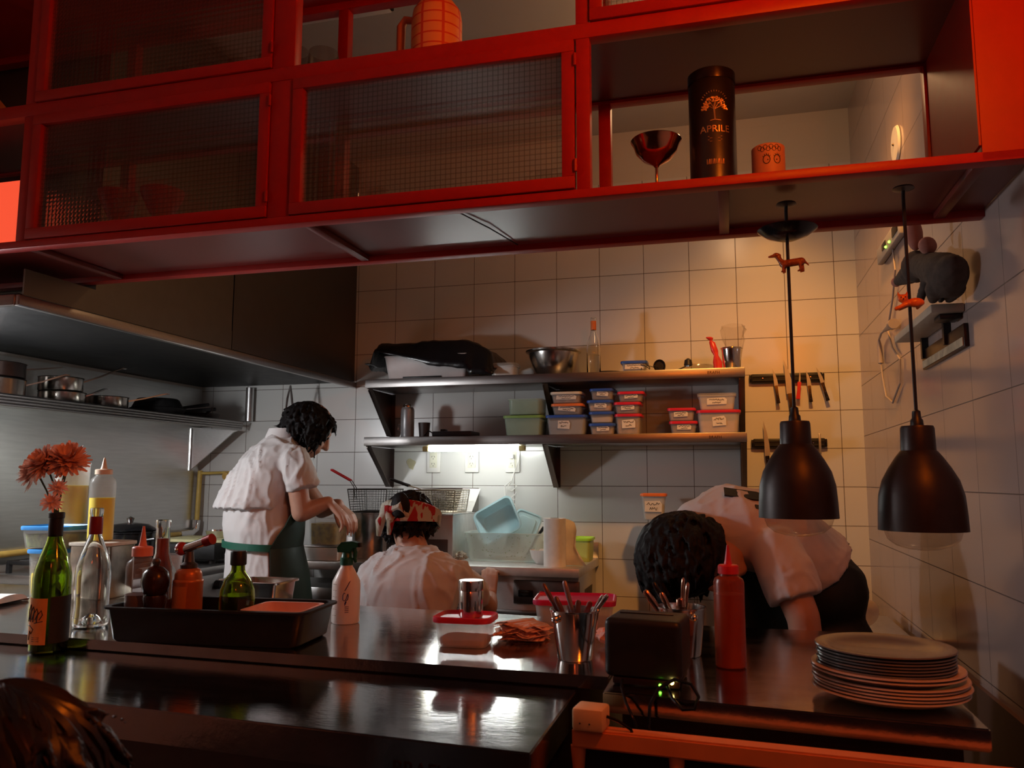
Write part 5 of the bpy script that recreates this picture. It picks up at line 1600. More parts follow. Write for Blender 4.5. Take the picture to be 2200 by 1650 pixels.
# tall stack by the wall behind the bent cook
t = thing('sink_table', 'steel table by the tiled wall behind the bent cook', 'table', (-.20, 3.77, 0))
MB().box((-.19, 3.77, .885), (.33, .28, .03), bev=.003).build('top', steel, t, world=True)
for x in (-.33, -.05):
    for y in (3.66, 3.88):
        MB().box((x, y, .435), (.03, .03, .87)).build('leg', steel, t, world=True)
t = thing('yellow_jar', 'yellow jar under the orange lidded tub behind the bent cook', 'jar', (-.320, 3.76, .9005))
MB().lathe([(0, 0), (.03, 0), (.032, .004), (.032, .17), (.024, .19), (.024, .204), (0, .204)], n=28).build('body', mat('yellow_plastic', (.75, .55, .04), .35), t)
tub('clear tub with an orange lid against the wall tiles behind the bent cook', -.336, 3.75, 1.105, .104, .10, .118, orange_lid, milky_pl, mat('white_food', (.62, .56, .48), .7), .6, note=.05, seed=60, note_w=.75, taper=.84)

# ================================================================== PANS ON THE LEFT SHELF
ZS = 1.5835
def saucepan(label, loc, r, h, ang, m_, hl=.17, rise=.06, group=None):
    t = thing('saucepan', label, 'saucepan', loc, 0, group)
    MB().lathe([(0, 0), (r * .95, 0), (r, .006), (r, h - .003), (r + .003, h), (r - .001, h), (r - .003, .006), (0, .004)], n=40).build('body', m_, t)
    d_ = V((math.cos(ang), math.sin(ang), 0))
    s_ = V((-d_.y, d_.x, 0))
    a, b, c = d_ * r + V((0, 0, h * .8)), d_ * (r + hl * .4) + V((0, 0, h * .8 + rise * .4)), d_ * (r + hl) + V((0, 0, h * .8 + rise))
    def rg(p, wv, th):
        return [p + s_ * wv - V((0, 0, th)), p + s_ * wv + V((0, 0, th)), p - s_ * wv + V((0, 0, th)), p - s_ * wv - V((0, 0, th))]
    MB().rings([rg(a, .007, .003), rg(b, .008, .003), rg(c - d_ * .02, .011, .003), rg(c, .008, .002)]).build('handle', chrome, t)
    return t
pan_st = mat('pan_steel', (.40, .36, .32), .22, 1.0, .1, 30)
g_ = 'steel saucepans on the ribbed shelf'
saucepan('wide steel saucepan at the left end of the shelf, under another pan', (-2.71, 2.42, ZS), .125, .075, 1.2, pan_st, group=g_)
saucepan('dark bottomed steel saucepan stacked on the wide one at the left end', (-2.71, 2.42, ZS + .0765), .122, .06, 1.35, mat('dark_pan_steel', (.14, .10, .09), .3, 1.0, .1, 30), .18, .03, g_)
saucepan('steel saucepan with a handle rising steeply to the right', (-2.705, 2.76, ZS + .0605), .085, .060, 1.25, pan_st, .20, .085, g_)
saucepan('small saucepan with an orange reflection under the steep handled one', (-2.70, 2.765, ZS), .090, .059, 1.5, pan_st, .15, .05, g_)
saucepan('steel saucepan beside the black pans with a bright flat handle', (-2.70, 3.02, ZS), .088, .065, 1.15, pan_st, .20, .05, g_)
def frypan(label, loc, r, ang, m_, tilt=0.0, rise=.02, upside=False, hl=.16, group=None):
    t = thing('frying_pan', label, 'frying pan', loc, 0, group)
    pf = [(0, 0), (r * .78, 0), (r * .84, .006), (r, .042), (r - .003, .044), (r * .80, .008), (0, .004)]
    if upside:
        pf = [(a, .044 - b) for a, b in reversed(pf)]
    MB().lathe(pf, n=40).build('body', m_, t)
    d_ = V((math.cos(ang), math.sin(ang), 0))
    z0 = .038 if not upside else .008
    MB().tube([d_ * (r - .004) + V((0, 0, z0)), d_ * (r + hl * .5) + V((0, 0, z0 + rise * .5)), d_ * (r + hl) + V((0, 0, z0 + rise))], [.006, .008, .009], 8).build('handle', m_, t)
    return t
g_ = 'black frying pans on the ribbed shelf'
frypan('lower black frying pan of the stack near the middle of the shelf', (-2.70, 3.36, ZS), .130, 1.05, black_iron, group=g_)
frypan('upper black frying pan of the stack, turned upside down', (-2.70, 3.355, ZS + .045), .118, 1.2, black_iron, upside=True, group=g_, rise=.03)
frypan('thin dark frying pan lying flat at the far end of the shelf', (-2.71, 3.69, ZS), .105, -.6, dark_steel, group=g_, hl=.08)

# ================================================================== THINGS IN THE RED CABINET
ZF = Z0 + .022
ZG = ZM0 + .0285
t = thing('jug', 'orange ceramic jug with a red grid pattern on the upper open shelf', 'jug', (-.704, 1.86, ZG + .001))
jug_m = bpy.data.materials.new('grid_glaze')
jug_m.use_nodes = True
nt = jug_m.node_tree
p_ = nt.nodes['Principled BSDF']
tcn = nt.nodes.new('ShaderNodeTexCoord')
spn = nt.nodes.new('ShaderNodeSeparateXYZ')
nt.links.new(tcn.outputs['Object'], spn.inputs[0])
at = nt.nodes.new('ShaderNodeMath'); at.operation = 'ARCTAN2'
nt.links.new(spn.outputs['Y'], at.inputs[0]); nt.links.new(spn.outputs['X'], at.inputs[1])
def stripes(sock, period, width, off=0.0):
    a = nt.nodes.new('ShaderNodeMath'); a.operation = 'MULTIPLY_ADD'
    nt.links.new(sock, a.inputs[0]); a.inputs[1].default_value = 1 / period; a.inputs[2].default_value = 10.0 + off
    f = nt.nodes.new('ShaderNodeMath'); f.operation = 'FRACT'
    nt.links.new(a.outputs[0], f.inputs[0])
    l = nt.nodes.new('ShaderNodeMath'); l.operation = 'LESS_THAN'
    nt.links.new(f.outputs[0], l.inputs[0]); l.inputs[1].default_value = width
    return l.outputs[0]
mxn = nt.nodes.new('ShaderNodeMath'); mxn.operation = 'MAXIMUM'
nt.links.new(stripes(at.outputs[0], .85, .13, .2), mxn.inputs[0]); nt.links.new(stripes(spn.outputs['Z'], .028, .15), mxn.inputs[1])
mc = nt.nodes.new('ShaderNodeMix'); mc.data_type = 'RGBA'
nt.links.new(mxn.outputs[0], mc.inputs[0])
mc.inputs[6].default_value = (.92, .42, .16, 1); mc.inputs[7].default_value = (.75, .07, .03, 1)
nt.links.new(mc.outputs[2], p_.inputs['Base Color'])
p_.inputs['Roughness'].default_value = .4
MB().lathe([(0, 0), (.055, 0), (.060, .004), (.066, .07), (.066, .175), (.062, .200), (.045, .225), (.034, .238), (.031, .262), (.033, .275), (.030, .275), (.028, .24), (.04, .215), (.058, .17), (.056, .01), (0, .008)], n=44).build('body', jug_m, t)
MB().tube([(-.064, 0, .19), (-.088, 0, .195), (-.100, 0, .178), (-.101, 0, .07), (-.102, 0, .03)], [.009, .011, .012, .011, .010], 12).build('handle', mat('jug_handle', (.55, .18, .09), .45), t)
def glass(label, x, y, z, r, h, m_, group=None, name='drinking_glass'):
    t = thing(name, label, 'glass', (x, y, z), 0, group)
    MB().lathe([(0, 0), (r * .6, 0), (r * .92, h * .25), (r, h * .55), (r * .86, h), (r * .83, h), (r * .96, h * .55), (r * .88, h * .26), (r * .55, .006), (0, .005)], n=32).build('bowl', m_, t)
    return t
thin_gl = thin_glass('thin_glass', (.88, .84, .82), 1.5, .04, .03)
glass('clear round glass at the left of the open upper shelf, beside the post', -1.118, 1.86, ZG + .001, .046, .155, thin_gl, 'clear glasses on the upper shelf')
glass('clear round glass standing next to the rear post of the open upper shelf', -1.040, 1.88, ZG + .001, .046, .150, thin_gl, 'clear glasses on the upper shelf')
for k in range(4):
    glass('clear glass behind the upper left patterned door, %s from the right' % ['first', 'second', 'third', 'fourth'][k], -1.20 - k * .098, 1.88, ZG + .001, .044, .155, thin_gl, 'glasses behind the upper left door')
for k in range(2):
    glass(['clear glass at the far left corner behind the lower left door', 'clear glass second from the left corner behind the lower left door'][k], -1.765 + k * .095 + .03, 1.90, ZF, .040, .12, thin_gl, 'glasses behind the lower left door')
for k in range(2):
    glass(['clear glass left of the rear post behind the lower middle door', 'clear glass right at the rear post behind the lower middle door'][k], -.955 + k * .09, 1.88, ZF, .038, .115, thin_gl, 'glasses behind the lower middle door')
t = thing('coupe', 'polished metal coupe cup on a thin stem on the open lower shelf', 'coupe', (-.141, 1.80, ZF))
copper = mat('copper', (.78, .34, .18), .14, 1.0, .03, 20)
MB().lathe([(0, 0), (.028, 0), (.030, .003), (.008, .006), (.0035, .012), (.0032, .075), (.008, .082), (.030, .094), (.046, .112), (.052, .130), (.058, .140), (.057, .1415), (.050, .132), (.044, .114), (.028, .097), (0, .090)], n=44).build('cup', copper, t)
t = thing('coffee_tin', 'tall black tin with a golden tree and the word APRILE on the open lower shelf', 'tin', (-.015, 1.84, ZF))
tin_m = mat('matte_black_tin', (.014, .010, .009), .34, 0, .1, 30, spec=1.0)
R_ = .0525
MB().lathe([(0, 0), (R_, 0), (R_, .290), (R_ - .001, .292), (0, .292)], n=56).build('body', tin_m, t)
MB().lathe([(R_ + .001, .2745), (R_ + .0014, .276), (R_ + .0014, .298), (R_ - .001, .300), (R_ - .003, .296), (0, .296)], n=56, cap0=False).build('lid', mat('tin_lid', (.03, .02, .018), .25, .6), t)
gold = mat('gold_print', (.85, .55, .22), .30, .7, .1, 60)
def cyl_text(name, body, size, z, th, m_, parent, R):
    o = text_part(name, body, size, m_, parent, Matrix.Identity(4), extrude=.0)
    me = o.data
    for v in me.vertices:
        a = v.co.x / R + th
        v.co = V(((R + .0006) * math.sin(a), -(R + .0006) * math.cos(a), z + v.co.y))
    return o
cyl_text('lettering', 'APRILE', .0225, .150, .12, gold, t, R_)
def cyl_curve(mb, R, pts, r):
    mb.tube([V((R * math.sin(x / R), -R * math.cos(x / R), z)) for x, z in pts], r, 5)
sm = MB()
for k in range(4):
    cyl_curve(sm, R_ + .0004, [(.006 - .016 + .004 * (k % 2), .133 - .0038 * k), (.006 + .016 - .004 * (k % 2), .133 - .0038 * k)], .0007)
for k in range(12):
    cyl_curve(sm, R_ + .0004, [(-.013 + k * .0034, .068), (-.013 + k * .0034 + (.0016 if k % 3 == 1 else 0), .080)], .0011)
for k in range(13):
    a = PI * (.16 + .68 * k / 12)
    cyl_curve(sm, R_ + .0004, [(.006 + .030 * math.cos(a), .208 + .030 * math.sin(a)), (.006 + .0335 * math.cos(a), .208 + .0335 * math.sin(a))], .0011)
sm.build('small_print', gold, t)
tr = MB()
cyl_curve(tr, R_ + .0004, [(.007, .170), (.006, .185), (.005, .200), (.008, .212)], .0022)
cyl_curve(tr, R_ + .0004, [(-.004, .170), (.007, .172), (.020, .170)], .0012)
for a_, L_ in ((-1.0, .026), (-.5, .028), (0.1, .026), (.6, .028), (1.1, .027)):
    cyl_curve(tr, R_ + .0004, [(.006, .196), (.006 + L_ * .55 * math.sin(a_), .196 + L_ * .6 * math.cos(a_)), (.006 + L_ * math.sin(a_), .196 + L_ * math.cos(a_) * .9)], .0009)
rnd = random.Random(11)
for k in range(95):
    a_ = rnd.uniform(-1.55, 1.55)
    q = rnd.uniform(.35, 1) ** .6
    x, z = .006 + .029 * q * math.sin(a_), .200 + .028 * q * math.cos(a_) - .004 * abs(math.sin(a_))
    tr.ball((((R_ + .0002) * math.sin(x / R_)), -(R_ + .0002) * math.cos(x / R_), z), (.0024, .0010, .0019), seg=6)
tr.build('tree_emblem', gold, t)
t = thing('candle_cup', 'short round cup with two drawn eyes and curls on the open lower shelf', 'cup', (.103, 1.80, ZF))
r_ = .0355
MB().lathe([(0, 0), (r_ - .001, 0), (r_, .003), (r_, .094), (r_ - .002, .096), (r_ - .004, .092), (r_ - .005, .02), (0, .016)], n=44).build('body', mat('terracotta_cup', (.62, .30, .18), .5, 0, .05, 20), t)
em = MB()
for s_ in (-1, 1):
    cx_ = .006 + s_ * .0115
    cyl_curve(em, r_ + .0002, [(cx_ + .0072 * math.cos(a), .058 + .0095 * math.sin(a)) for a in [2 * PI * i / 20 for i in range(21)]], .0009)
    cyl_curve(em, r_ + .0002, [(cx_ - s_ * .002, .056), (cx_ - s_ * .002 + .0012, .057), (cx_ - s_ * .002, .058)], .0012)
    for k in range(5):
        a = PI * (.2 + .15 * k)
        cyl_curve(em, r_ + .0002, [(cx_ + .0076 * math.cos(a), .0585 + .0098 * math.sin(a)), (cx_ + .0098 * math.cos(a), .059 + .0125 * math.sin(a))], .0007)
for k in range(8):
    cx_, cz_ = -.020 + k * .0062, .086 - .004 * (k % 2)
    cyl_curve(em, r_ + .0002, [(cx_ + .0042 * math.cos(a), cz_ + .0052 * math.sin(a)) for a in [2 * PI * i / 14 for i in range(15)]], .0006)
em.build('drawing', ink_m, t)
rb_m = mat('red_bowl', (.35, .02, .015), .4, 0, .1, 20)
def footed(label, x, y, r, g):
    t = thing('footed_bowl', label, 'bowl', (x, y, ZF), 0, g)
    MB().lathe([(0, 0), (r * .42, 0), (r * .42, .006), (r * .25, .02), (r * .28, .09), (r * .6, .12), (r * .95, .165), (r, .18), (r * .96, .18), (r * .88, .16), (r * .5, .125), (0, .11)], n=40).build('bowl', rb_m, t)
g_ = 'red footed bowls behind the lower left door'
footed('red footed bowl on the left behind the lower left patterned door', -1.668, 1.86, .054, g_)
footed('red footed bowl on the right behind the lower left patterned door', -1.535, 1.88, .060, g_)
t = thing('black_bowl', 'black upturned bowl behind the right end of the lower middle patterned door', 'bowl', (-.415, 1.94, ZF))
MB().lathe([(.085, 0), (.083, .04), (.070, .085), (.045, .115), (.02, .124), (0, .125)], n=40).build('bowl', black_gl, t)
t = thing('framed_picture', 'small glowing orange red backlit picture in a dark frame at the left cabinet end', 'picture', (-2.08, 1.86, ZF))
MB().box((-.02, .01, .135), (.24, .012, .27), bev=.003).build('frame', dark_void, t)
MB().box((-.02, .0025, .135), (.20, .003, .236)).build('backlit_print', emit('backlit_orange_red', (1.0, .10, .04), .85), t)
t = thing('small_figurine', 'tiny dark metal figurine with a raised arm in front of the orange picture', 'figurine', (-1.945, 1.80, ZF))
MB().box((0, 0, .012), (.045, .03, .024), bev=.004).build('base', black_iron, t)
MB().tube([(0, 0, .024), (.004, 0, .06), (.012, 0, .085), (.014, 0, .115)], [.006, .007, .004, .002], 8).build('figure', black_iron, t)
MB().tube([(.002, 0, .05), (-.012, 0, .035), (-.018, 0, .026)], .002, 6).build('arm', black_iron, t)
t = thing('pink_dish', 'small bright pink dish at the left end of the upper cabinet shelf', 'dish', (-2.005, 1.80, ZG + .001))
MB().lathe([(0, 0), (.03, 0), (.045, .025), (.043, .025), (.028, .004), (0, .003)], n=28).build('bowl', mat('pink_glaze', (.95, .35, .28), .4), t)
t = thing('orange_vase', 'rounded orange brown vase at the left end of the upper cabinet shelf', 'vase', (-2.13, 1.82, ZG + .001))
MB().lathe([(0, 0), (.04, 0), (.065, .05), (.06, .10), (.035, .13), (.03, .15), (.027, .15), (.03, .12), (.055, .09), (.035, .006), (0, .005)], n=36).build('body', mat('orange_brown_glaze', (.60, .20, .06), .4), t)
# ceiling fittings behind the cabinet
tag(MB().tube([(-2.0, 2.605, CEIL - .012), (-1.345, 2.605, CEIL - .012)], .010, 10).build('ceiling_conduit', white_pl), 'thin white conduit on the ceiling behind the red cabinet', 'conduit')
t = thing('ceiling_fixture', 'unlit white tube fixture on the ceiling behind the red cabinet', 'light fixture', (-1.25, 2.57, CEIL))
MB().box((0, 0, -.02), (.18, .05, .038), bev=.004).build('housing', white_pl, t)
MB().box((.095, 0, -.022), (.012, .04, .03), bev=.003).build('end_cap', black_pl, t)
# ================================================================== PEOPLE
def basis(fwd, up):
    f = V(fwd).normalized()
    u = V(up)
    u = (u - f * u.dot(f)).normalized()
    r = f.cross(u)
    return Matrix(((r.x, f.x, u.x, 0), (r.y, f.y, u.y, 0), (r.z, f.z, u.z, 0), (0, 0, 0, 1)))
def head_prims(mb, c, M, s=1.0):
    c = V(c)
    def P(x, y, z):
        return c + (M @ V((x * s, y * s, z * s)))
    mb.ball(P(0, -.008, .022), (.073 * s, .092 * s, .086 * s), M)
    mb.ball(P(0, .022, -.045), (.056 * s, .064 * s, .066 * s), M)
    mb.ball(P(0, .062, -.088), (.024 * s, .022 * s, .018 * s), M)
    mb.caps(P(0, .088, .004), P(0, .104, -.034), .010 * s, .013 * s)
    mb.ball(P(-.011, .094, -.036), .009 * s, M)
    mb.ball(P(.011, .094, -.036), .009 * s, M)
    mb.caps(P(-.018, .083, -.062), P(.018, .083, -.062), .007 * s, .007 * s)
    mb.caps(P(-.018, .080, -.070), P(.018, .080, -.070), .008 * s, .008 * s)
    for q in (-1, 1):
        mb.caps(P(q * .016, .080, .020), P(q * .048, .068, .018), .010 * s, .008 * s)
        mb.ball(P(q * .030, .072, .002), .012 * s, M)
        mb.ball(P(q * .078, -.008, -.012), (.008 * s, .018 * s, .030 * s), M)
        mb.ball(P(q * .040, .055, -.035), (.022 * s, .022 * s, .024 * s), M)
def eyes(parent, c, M, s=1.0):
    c = V(c)
    for q in (-1, 1):
        e = MB().ball(c + (M @ V((q * .030 * s, .0775 * s, .001 * s))), .0085 * s, seg=12).build('eye', mat('eye_dark', (.03, .02, .015), .2), parent, world=True)
def hand_prims(mb, w_, d, n, s, curl=(.5, .5, .55, .6), k=1.0, thumb=.6):
    w_, d = V(w_), V(d).normalized()
    n = V(n)
    n = (n - d * n.dot(d)).normalized()
    s = d.cross(n) if d.cross(n).dot(V(s)) > 0 else n.cross(d)
    for i in range(4):
        o = (.029 - i * .0195) * k
        kn = w_ + d * (.088 - .004 * abs(i - 1)) * k + s * o + n * (.004 if i in (1, 2) else 0) * k
        mb.caps(w_ + d * .012 * k + s * o * .55, kn, .0125 * k, .0105 * k, 10)
        p = kn
        ln = (.070, .079, .074, .058)[i] * k
        ang = 0
        for j, fr in enumerate((.45, .31, .24)):
            ang += curl[i] * (1.0, 1.15, .8)[j]
            dd = (d * math.cos(ang) - n * math.sin(ang) + s * (.06 * (1.5 - i))).normalized()
            q = p + dd * ln * fr
            mb.caps(p, q, (.0092 - .0009 * j) * k, (.0086 - .0009 * j) * k, 10)
            p = q
    t0 = w_ + d * .020 * k + s * .024 * k - n * .006 * k
    t1 = t0 + (d * .65 + s * .65 - n * .35).normalized() * .040 * k
    t2 = t1 + (d * .9 + s * (.5 - thumb * .6) - n * thumb).normalized() * .030 * k
    t3 = t2 + (d * .9 + s * (.2 - thumb * .6) - n * thumb).normalized() * .024 * k
    mb.caps(t0, t1, .0145 * k, .0115 * k, 10)
    mb.caps(t1, t2, .0105 * k, .0095 * k, 10)
    mb.caps(t2, t3, .0095 * k, .0075 * k, 10)
def arm_prims(mb, sh, el, wr, r=(.046, .038, .036, .026)):
    mb.caps(sh, el, r[0], r[1])
    mb.caps(el, V(el).lerp(V(wr), .35), r[1] * .98, r[2])
    mb.caps(V(el).lerp(V(wr), .35), wr, r[2], r[3])
def eloop(c, a, b, ax, ay, n=28, t0=0, t1=2 * PI, skip_last=True):
    c = V(c)
    out = []
    for i in range(n if skip_last else n + 1):
        t = t0 + (t1 - t0) * i / n
        out.append(c + V(ax) * (a * math.cos(t)) + V(ay) * (b * math.sin(t)))
    return out
def wrinkle(seed, amp=.006, s1=(9, 9, 5), s2=22):
    def f(co, n):
        q = V((co.x * s1[0] + seed, co.y * s1[1], co.z * s1[2] - seed))
        w_ = V((noise.noise(q * .6), noise.noise(q * .6 + V((5, 1, 2))), noise.noise(q * .6 + V((1, 7, 3)))))
        r1_ = 1 - min(1, abs(noise.noise(q + w_ * 1.1)) * 3.2)
        r2_ = 1 - min(1, abs(noise.noise(q * 1.9 + w_ * 1.6 + V((9, 4, 1)))) * 3.0)
        return amp * (r1_ * r1_ - .3) + amp * .45 * (r2_ * r2_ - .3)
    return f
def sleeve(mb, pts, radii, n=20):
    mb.tube(pts, radii, n)
def hair(parent, c, M, radii, m_, n_locks, face_cut=.45, low_cut=-.55, L=.055, r0=.012, seed=1, comb=(0, -.3, -.8), voxel=.0055, amp=.004, extra=40, name='hair', jit=1.0):
    rnd = random.Random(seed)
    c = V(c)
    mb = MB()
    mb.ball(c + (M @ V((0, -radii[1] * .12, radii[2] * .10))), (radii[0] * .96, radii[1] * .92, radii[2] * .95), M)
    k = 0
    wisps = []
    while k < n_locks:
        v = V((rnd.gauss(0, 1), rnd.gauss(0, 1), rnd.gauss(0, 1))).normalized()
        if v.y > face_cut and v.z < .62:
            continue
        if v.z < low_cut:
            continue
        p = V((v.x * radii[0], v.y * radii[1], v.z * radii[2]))
        t = V(comb) + V((v.x * .5, v.y * .25, 0)) * jit + V((rnd.gauss(0, .35), rnd.gauss(0, .35), rnd.gauss(0, .25))) * jit
        t = (t - v * t.dot(v) * .8).normalized()
        ll = L * rnd.uniform(.6, 1.3)
        q = p + t * ll * .55 + v * .005
        e = p + t * ll + v * rnd.uniform(-.006, .010 * jit)
        P = [c + (M @ x) for x in (p - v * .006, q, e)]
        r_ = r0 * rnd.uniform(.6, 1.15)
        mb.caps(P[0], P[1], r_, r_ * .85, 6)
        mb.caps(P[1], P[2], r_ * .85, r_ * .28, 6)
        if rnd.random() < extra / n_locks:
            wisps.append([P[1], P[2], P[2] + (P[2] - P[1]) * .5 + (M @ (v * rnd.uniform(-.006, .010)))])
        k += 1
    o = organic(name, mb, m_, voxel, parent, 1, lambda co, n: amp * noise.noise(V((co.x * 60, co.y * 60, co.z * 25))))
    if wisps:
        wm_ = MB()
        for w_ in wisps:
            wm_.tube(w_, [.0026, .0018, .0006], 5)
        wm_.build('hair_wisps', m_, o, world=True)
    return o
def shoe(mb, p, d):
    p, d = V(p), V(d).normalized()
    mb.caps(p + V((0, 0, .05)) - d * .03, p + V((0, 0, .042)) + d * .15, .045, .036)

# ------------------------------------------------------------------ standing cook
f1 = V((.8, .6, 0)); r1 = V((.6, -.8, 0)); Z = V((0, 0, 1))
p1 = thing('person', 'standing cook with messy black hair and green apron, reaching over the pickle tub', 'person', (-1.84, 2.98, 0))
sec = [(.78, -1.825, 2.97, .195, .135), (.90, -1.838, 2.97, .205, .145), (1.02, -1.858, 2.975, .192, .130), (1.10, -1.874, 2.985, .205, .140), (1.20, -1.876, 2.995, .205, .142),
       (1.30, -1.858, 3.00, .190, .135), (1.37, -1.835, 3.005, .172, .120), (1.42, -1.812, 3.01, .130, .090), (1.455, -1.795, 3.018, .075, .068)]
b = MB()
for a_, c_ in zip(sec[:-1], sec[1:]):
    b.rings([eloop((a_[1], a_[2], a_[0]), a_[3] * .80, a_[4] * .80, r1, f1), eloop((c_[1], c_[2], c_[0] + .001), c_[3] * .80, c_[4] * .80, r1, f1)])
HC = V((-1.712, 3.080, 1.498))
HM = basis((.66, .58, -.56), (.36, .3, .90))
b.caps((-1.80, 3.01, 1.42), HC + V((-.03, -.02, -.03)), .056, .052)
head_prims(b, HC, HM)
s1, e1, w1 = V((-1.680, 2.905, 1.355)), V((-1.650, 2.915, 1.150)), V((-1.570, 2.985, 1.190))
arm_prims(b, s1, e1, w1)
hand_prims(b, w1 + V((.006, .004, 0)), (.62, .12, -.62), (.75, .0, .62), (-.2, 1, 0), (.35, .30, .32, .45), 1.0, .5)
s2, e2, w2 = V((-1.86, 3.15, 1.355)), V((-1.74, 3.25, 1.15)), V((-1.63, 3.19, 1.175))
arm_prims(b, s2, e2, w2)
hand_prims(b, w2, (.7, -.1, -.5), (.5, .0, .7), (0, -1, 0), (.4, .4, .4, .5))
for q in (-1, 1):
    hp = V((-1.83, 2.97, .84)) + r1 * .095 * q
    b.caps(hp, hp + V((.01, .01, -.42)), .085, .058)
    b.caps(hp + V((.01, .01, -.42)), hp + V((-.01, -.01, -.76)), .056, .040)
organic('body', b, skin_m, .0065, p1, 3)
eyes(p1, HC, HM)
tm = MB()
for q in (-1, 1):
    hp = V((-1.83, 2.97, .84)) + r1 * .097 * q
    tm.caps(hp, hp + V((.01, .01, -.42)), .108, .080)
    tm.caps(hp + V((.01, .01, -.42)), hp + V((-.01, -.01, -.75)), .080, .068)
organic('trousers', tm, trouser_m, .012, p1, 4, wrinkle(4, .004))
for q in (-1, 1):
    sm_ = MB()
    hp = V((-1.84, 2.96, .0)) + r1 * .097 * q
    shoe(sm_, hp, f1)
    sm_.build('shoe', shoe_m, p1, world=True)
t_ = MB()
t_.rings([eloop((-1.828, 2.968, .795), .200, .140, r1, f1), eloop((-1.840, 2.97, .90), .212, .150, r1, f1), eloop((-1.858, 2.975, 1.01), .196, .134, r1, f1), eloop((-1.872, 2.985, 1.08), .214, .148, r1, f1), eloop((-1.878, 2.995, 1.18), .206, .142, r1, f1), eloop((-1.876, 2.995, 1.25), .17, .11, r1, f1)])
organic('shirt_tail', t_, shirt_m, .0075, p1, 2, wrinkle(1, .009, (9, 9, 5)))
j = MB()
jr = [(1.168, -1.905, 2.985, .228, .160), (1.185, -1.902, 2.986, .226, .158), (1.24, -1.885, 2.99, .214, .150), (1.31, -1.866, 3.00, .200, .142), (1.37, -1.842, 3.005, .182, .128), (1.415, -1.820, 3.01, .145, .100), (1.447, -1.806, 3.015, .095, .080), (1.462, -1.798, 3.018, .070, .066)]
j.rings([eloop((q[1], q[2], q[0]), q[3], q[4], r1, f1) for q in jr])
sleeve(j, [s1 + V((-.05, .03, .035)), s1 + V((-.012, .010, .008)), s1 + V((.015, .010, -.050)), s1 + V((.034, .012, -.105)), s1 + V((.036, .012, -.112))], [.045, .064, .068, .064, .060])
sleeve(j, [s2 + V((-.02, -.04, .03)), s2, s2 + V((.05, .04, -.10))], [.045, .064, .060])
organic('jacket', j, shirt_m, .0075, p1, 2, wrinkle(2, .010, (13, 13, 5)))
cl = MB()
cl.rings([eloop((-1.800, 3.012, 1.452), .078, .074, r1, f1), eloop((-1.792, 3.018, 1.492), .070, .068, r1, f1), eloop((-1.792, 3.018, 1.492), .064, .062, r1, f1), eloop((-1.800, 3.012, 1.452), .070, .066, r1, f1)], close=True)
cl.build('collar', shirt_m, p1, world=True)
hair(p1, HC + V((-.004, 0, .010)), HM, (.094, .106, .094), hair_black, 680, .62, -.72, .066, .0066, 3, (.15, .10, -.60), extra=0, voxel=.0042, jit=.6)
# apron on the front
def shell(sections, off, th):
    rs = []
    for (z, cx, cy, a, b_, a0) in sections:
        o = eloop((cx, cy, z), a + off + th, b_ + off + th, r1, f1, 26, a0, PI - a0, False)
        i = eloop((cx, cy, z), a + off, b_ + off, r1, f1, 26, a0, PI - a0, False)
        rs.append(o + list(reversed(i)))
    return MB().rings(rs)
ap = shell([(.36, -1.80, 2.985, .215, .175, -.15), (.60, -1.81, 2.985, .21, .170, -.1), (.79, -1.82, 2.98, .207, .157, -.05), (.91, -1.838, 2.975, .218, .158, .0), (1.015, -1.856, 2.98, .206, .145, .05)], .010, .006)
ap.build('apron', apron_m, p1, world=True)
bib = shell([(1.016, -1.856, 2.98, .206, .145, .05), (1.06, -1.866, 2.988, .218, .154, .22), (1.10, -1.872, 2.992, .222, .158, .42), (1.16, -1.876, 2.998, .224, .160, .62), (1.22, -1.872, 3.0, .222, .160, .85), (1.30, -1.858, 3.005, .205, .152, 1.05)], .010, .005)
bib.build('apron_bib', apron_m, p1, world=True)
def band(mb, c, a, b_, h, th, dz=.0, n=40):
    rs = []
    for i in range(n):
        t = 2 * PI * i / n
        p = V(c) + r1 * a * math.cos(t) + f1 * b_ * math.sin(t) + Z * dz * math.sin(t)
        o = (r1 * math.cos(t) * b_ + f1 * math.sin(t) * a).normalized()
        rs.append([p + Z * h / 2, p + o * th + Z * h / 2, p + o * th - Z * h / 2, p - Z * h / 2])
    mb.rings(rs, close=True)
st_ = MB()
band(st_, (-1.858, 2.976, 1.018), .214, .152, .026, .004, -.008)
st_.build('apron_strap', mat('green_strap', (.015, .12, .075), .6), p1, world=True)
MB().tube([(-1.70, 2.85, 1.00), (-1.675, 2.86, .90), (-1.655, 2.87, .80), (-1.645, 2.87, .70)], [.008, .010, .009, .008], 8).build('apron_string', mat('cotton_string', (.62, .52, .44), .9), p1, world=True)

# ------------------------------------------------------------------ crouching cook
f2 = V((.15, .989, 0)); r2 = V((.989, -.15, 0))
p2 = thing('person', 'crouching cook with a red and white headscarf, one hand on the worktop edge', 'person', (-1.11, 2.78, 0))
sec2 = [(.40, -1.10, 2.66, .18, .15), (.60, -1.12, 2.66, .185, .13), (.80, -1.118, 2.68, .175, .120), (.92, -1.100, 2.70, .186, .120), (.97, -1.095, 2.715, .176, .110), (1.005, -1.096, 2.725, .140, .09), (1.035, -1.10, 2.74, .075, .068)]
b = MB()
for a_, c_ in zip(sec2[:-1], sec2[1:]):
    b.rings([eloop((a_[1], a_[2], a_[0]), a_[3] * .82, a_[4] * .82, r2, f2), eloop((c_[1], c_[2], c_[0] + .001), c_[3] * .82, c_[4] * .82, r2, f2)])
HC2 = V((-1.138, 2.795, 1.130))
HM2 = basis((.05, .90, -.42), (0, .35, .93))
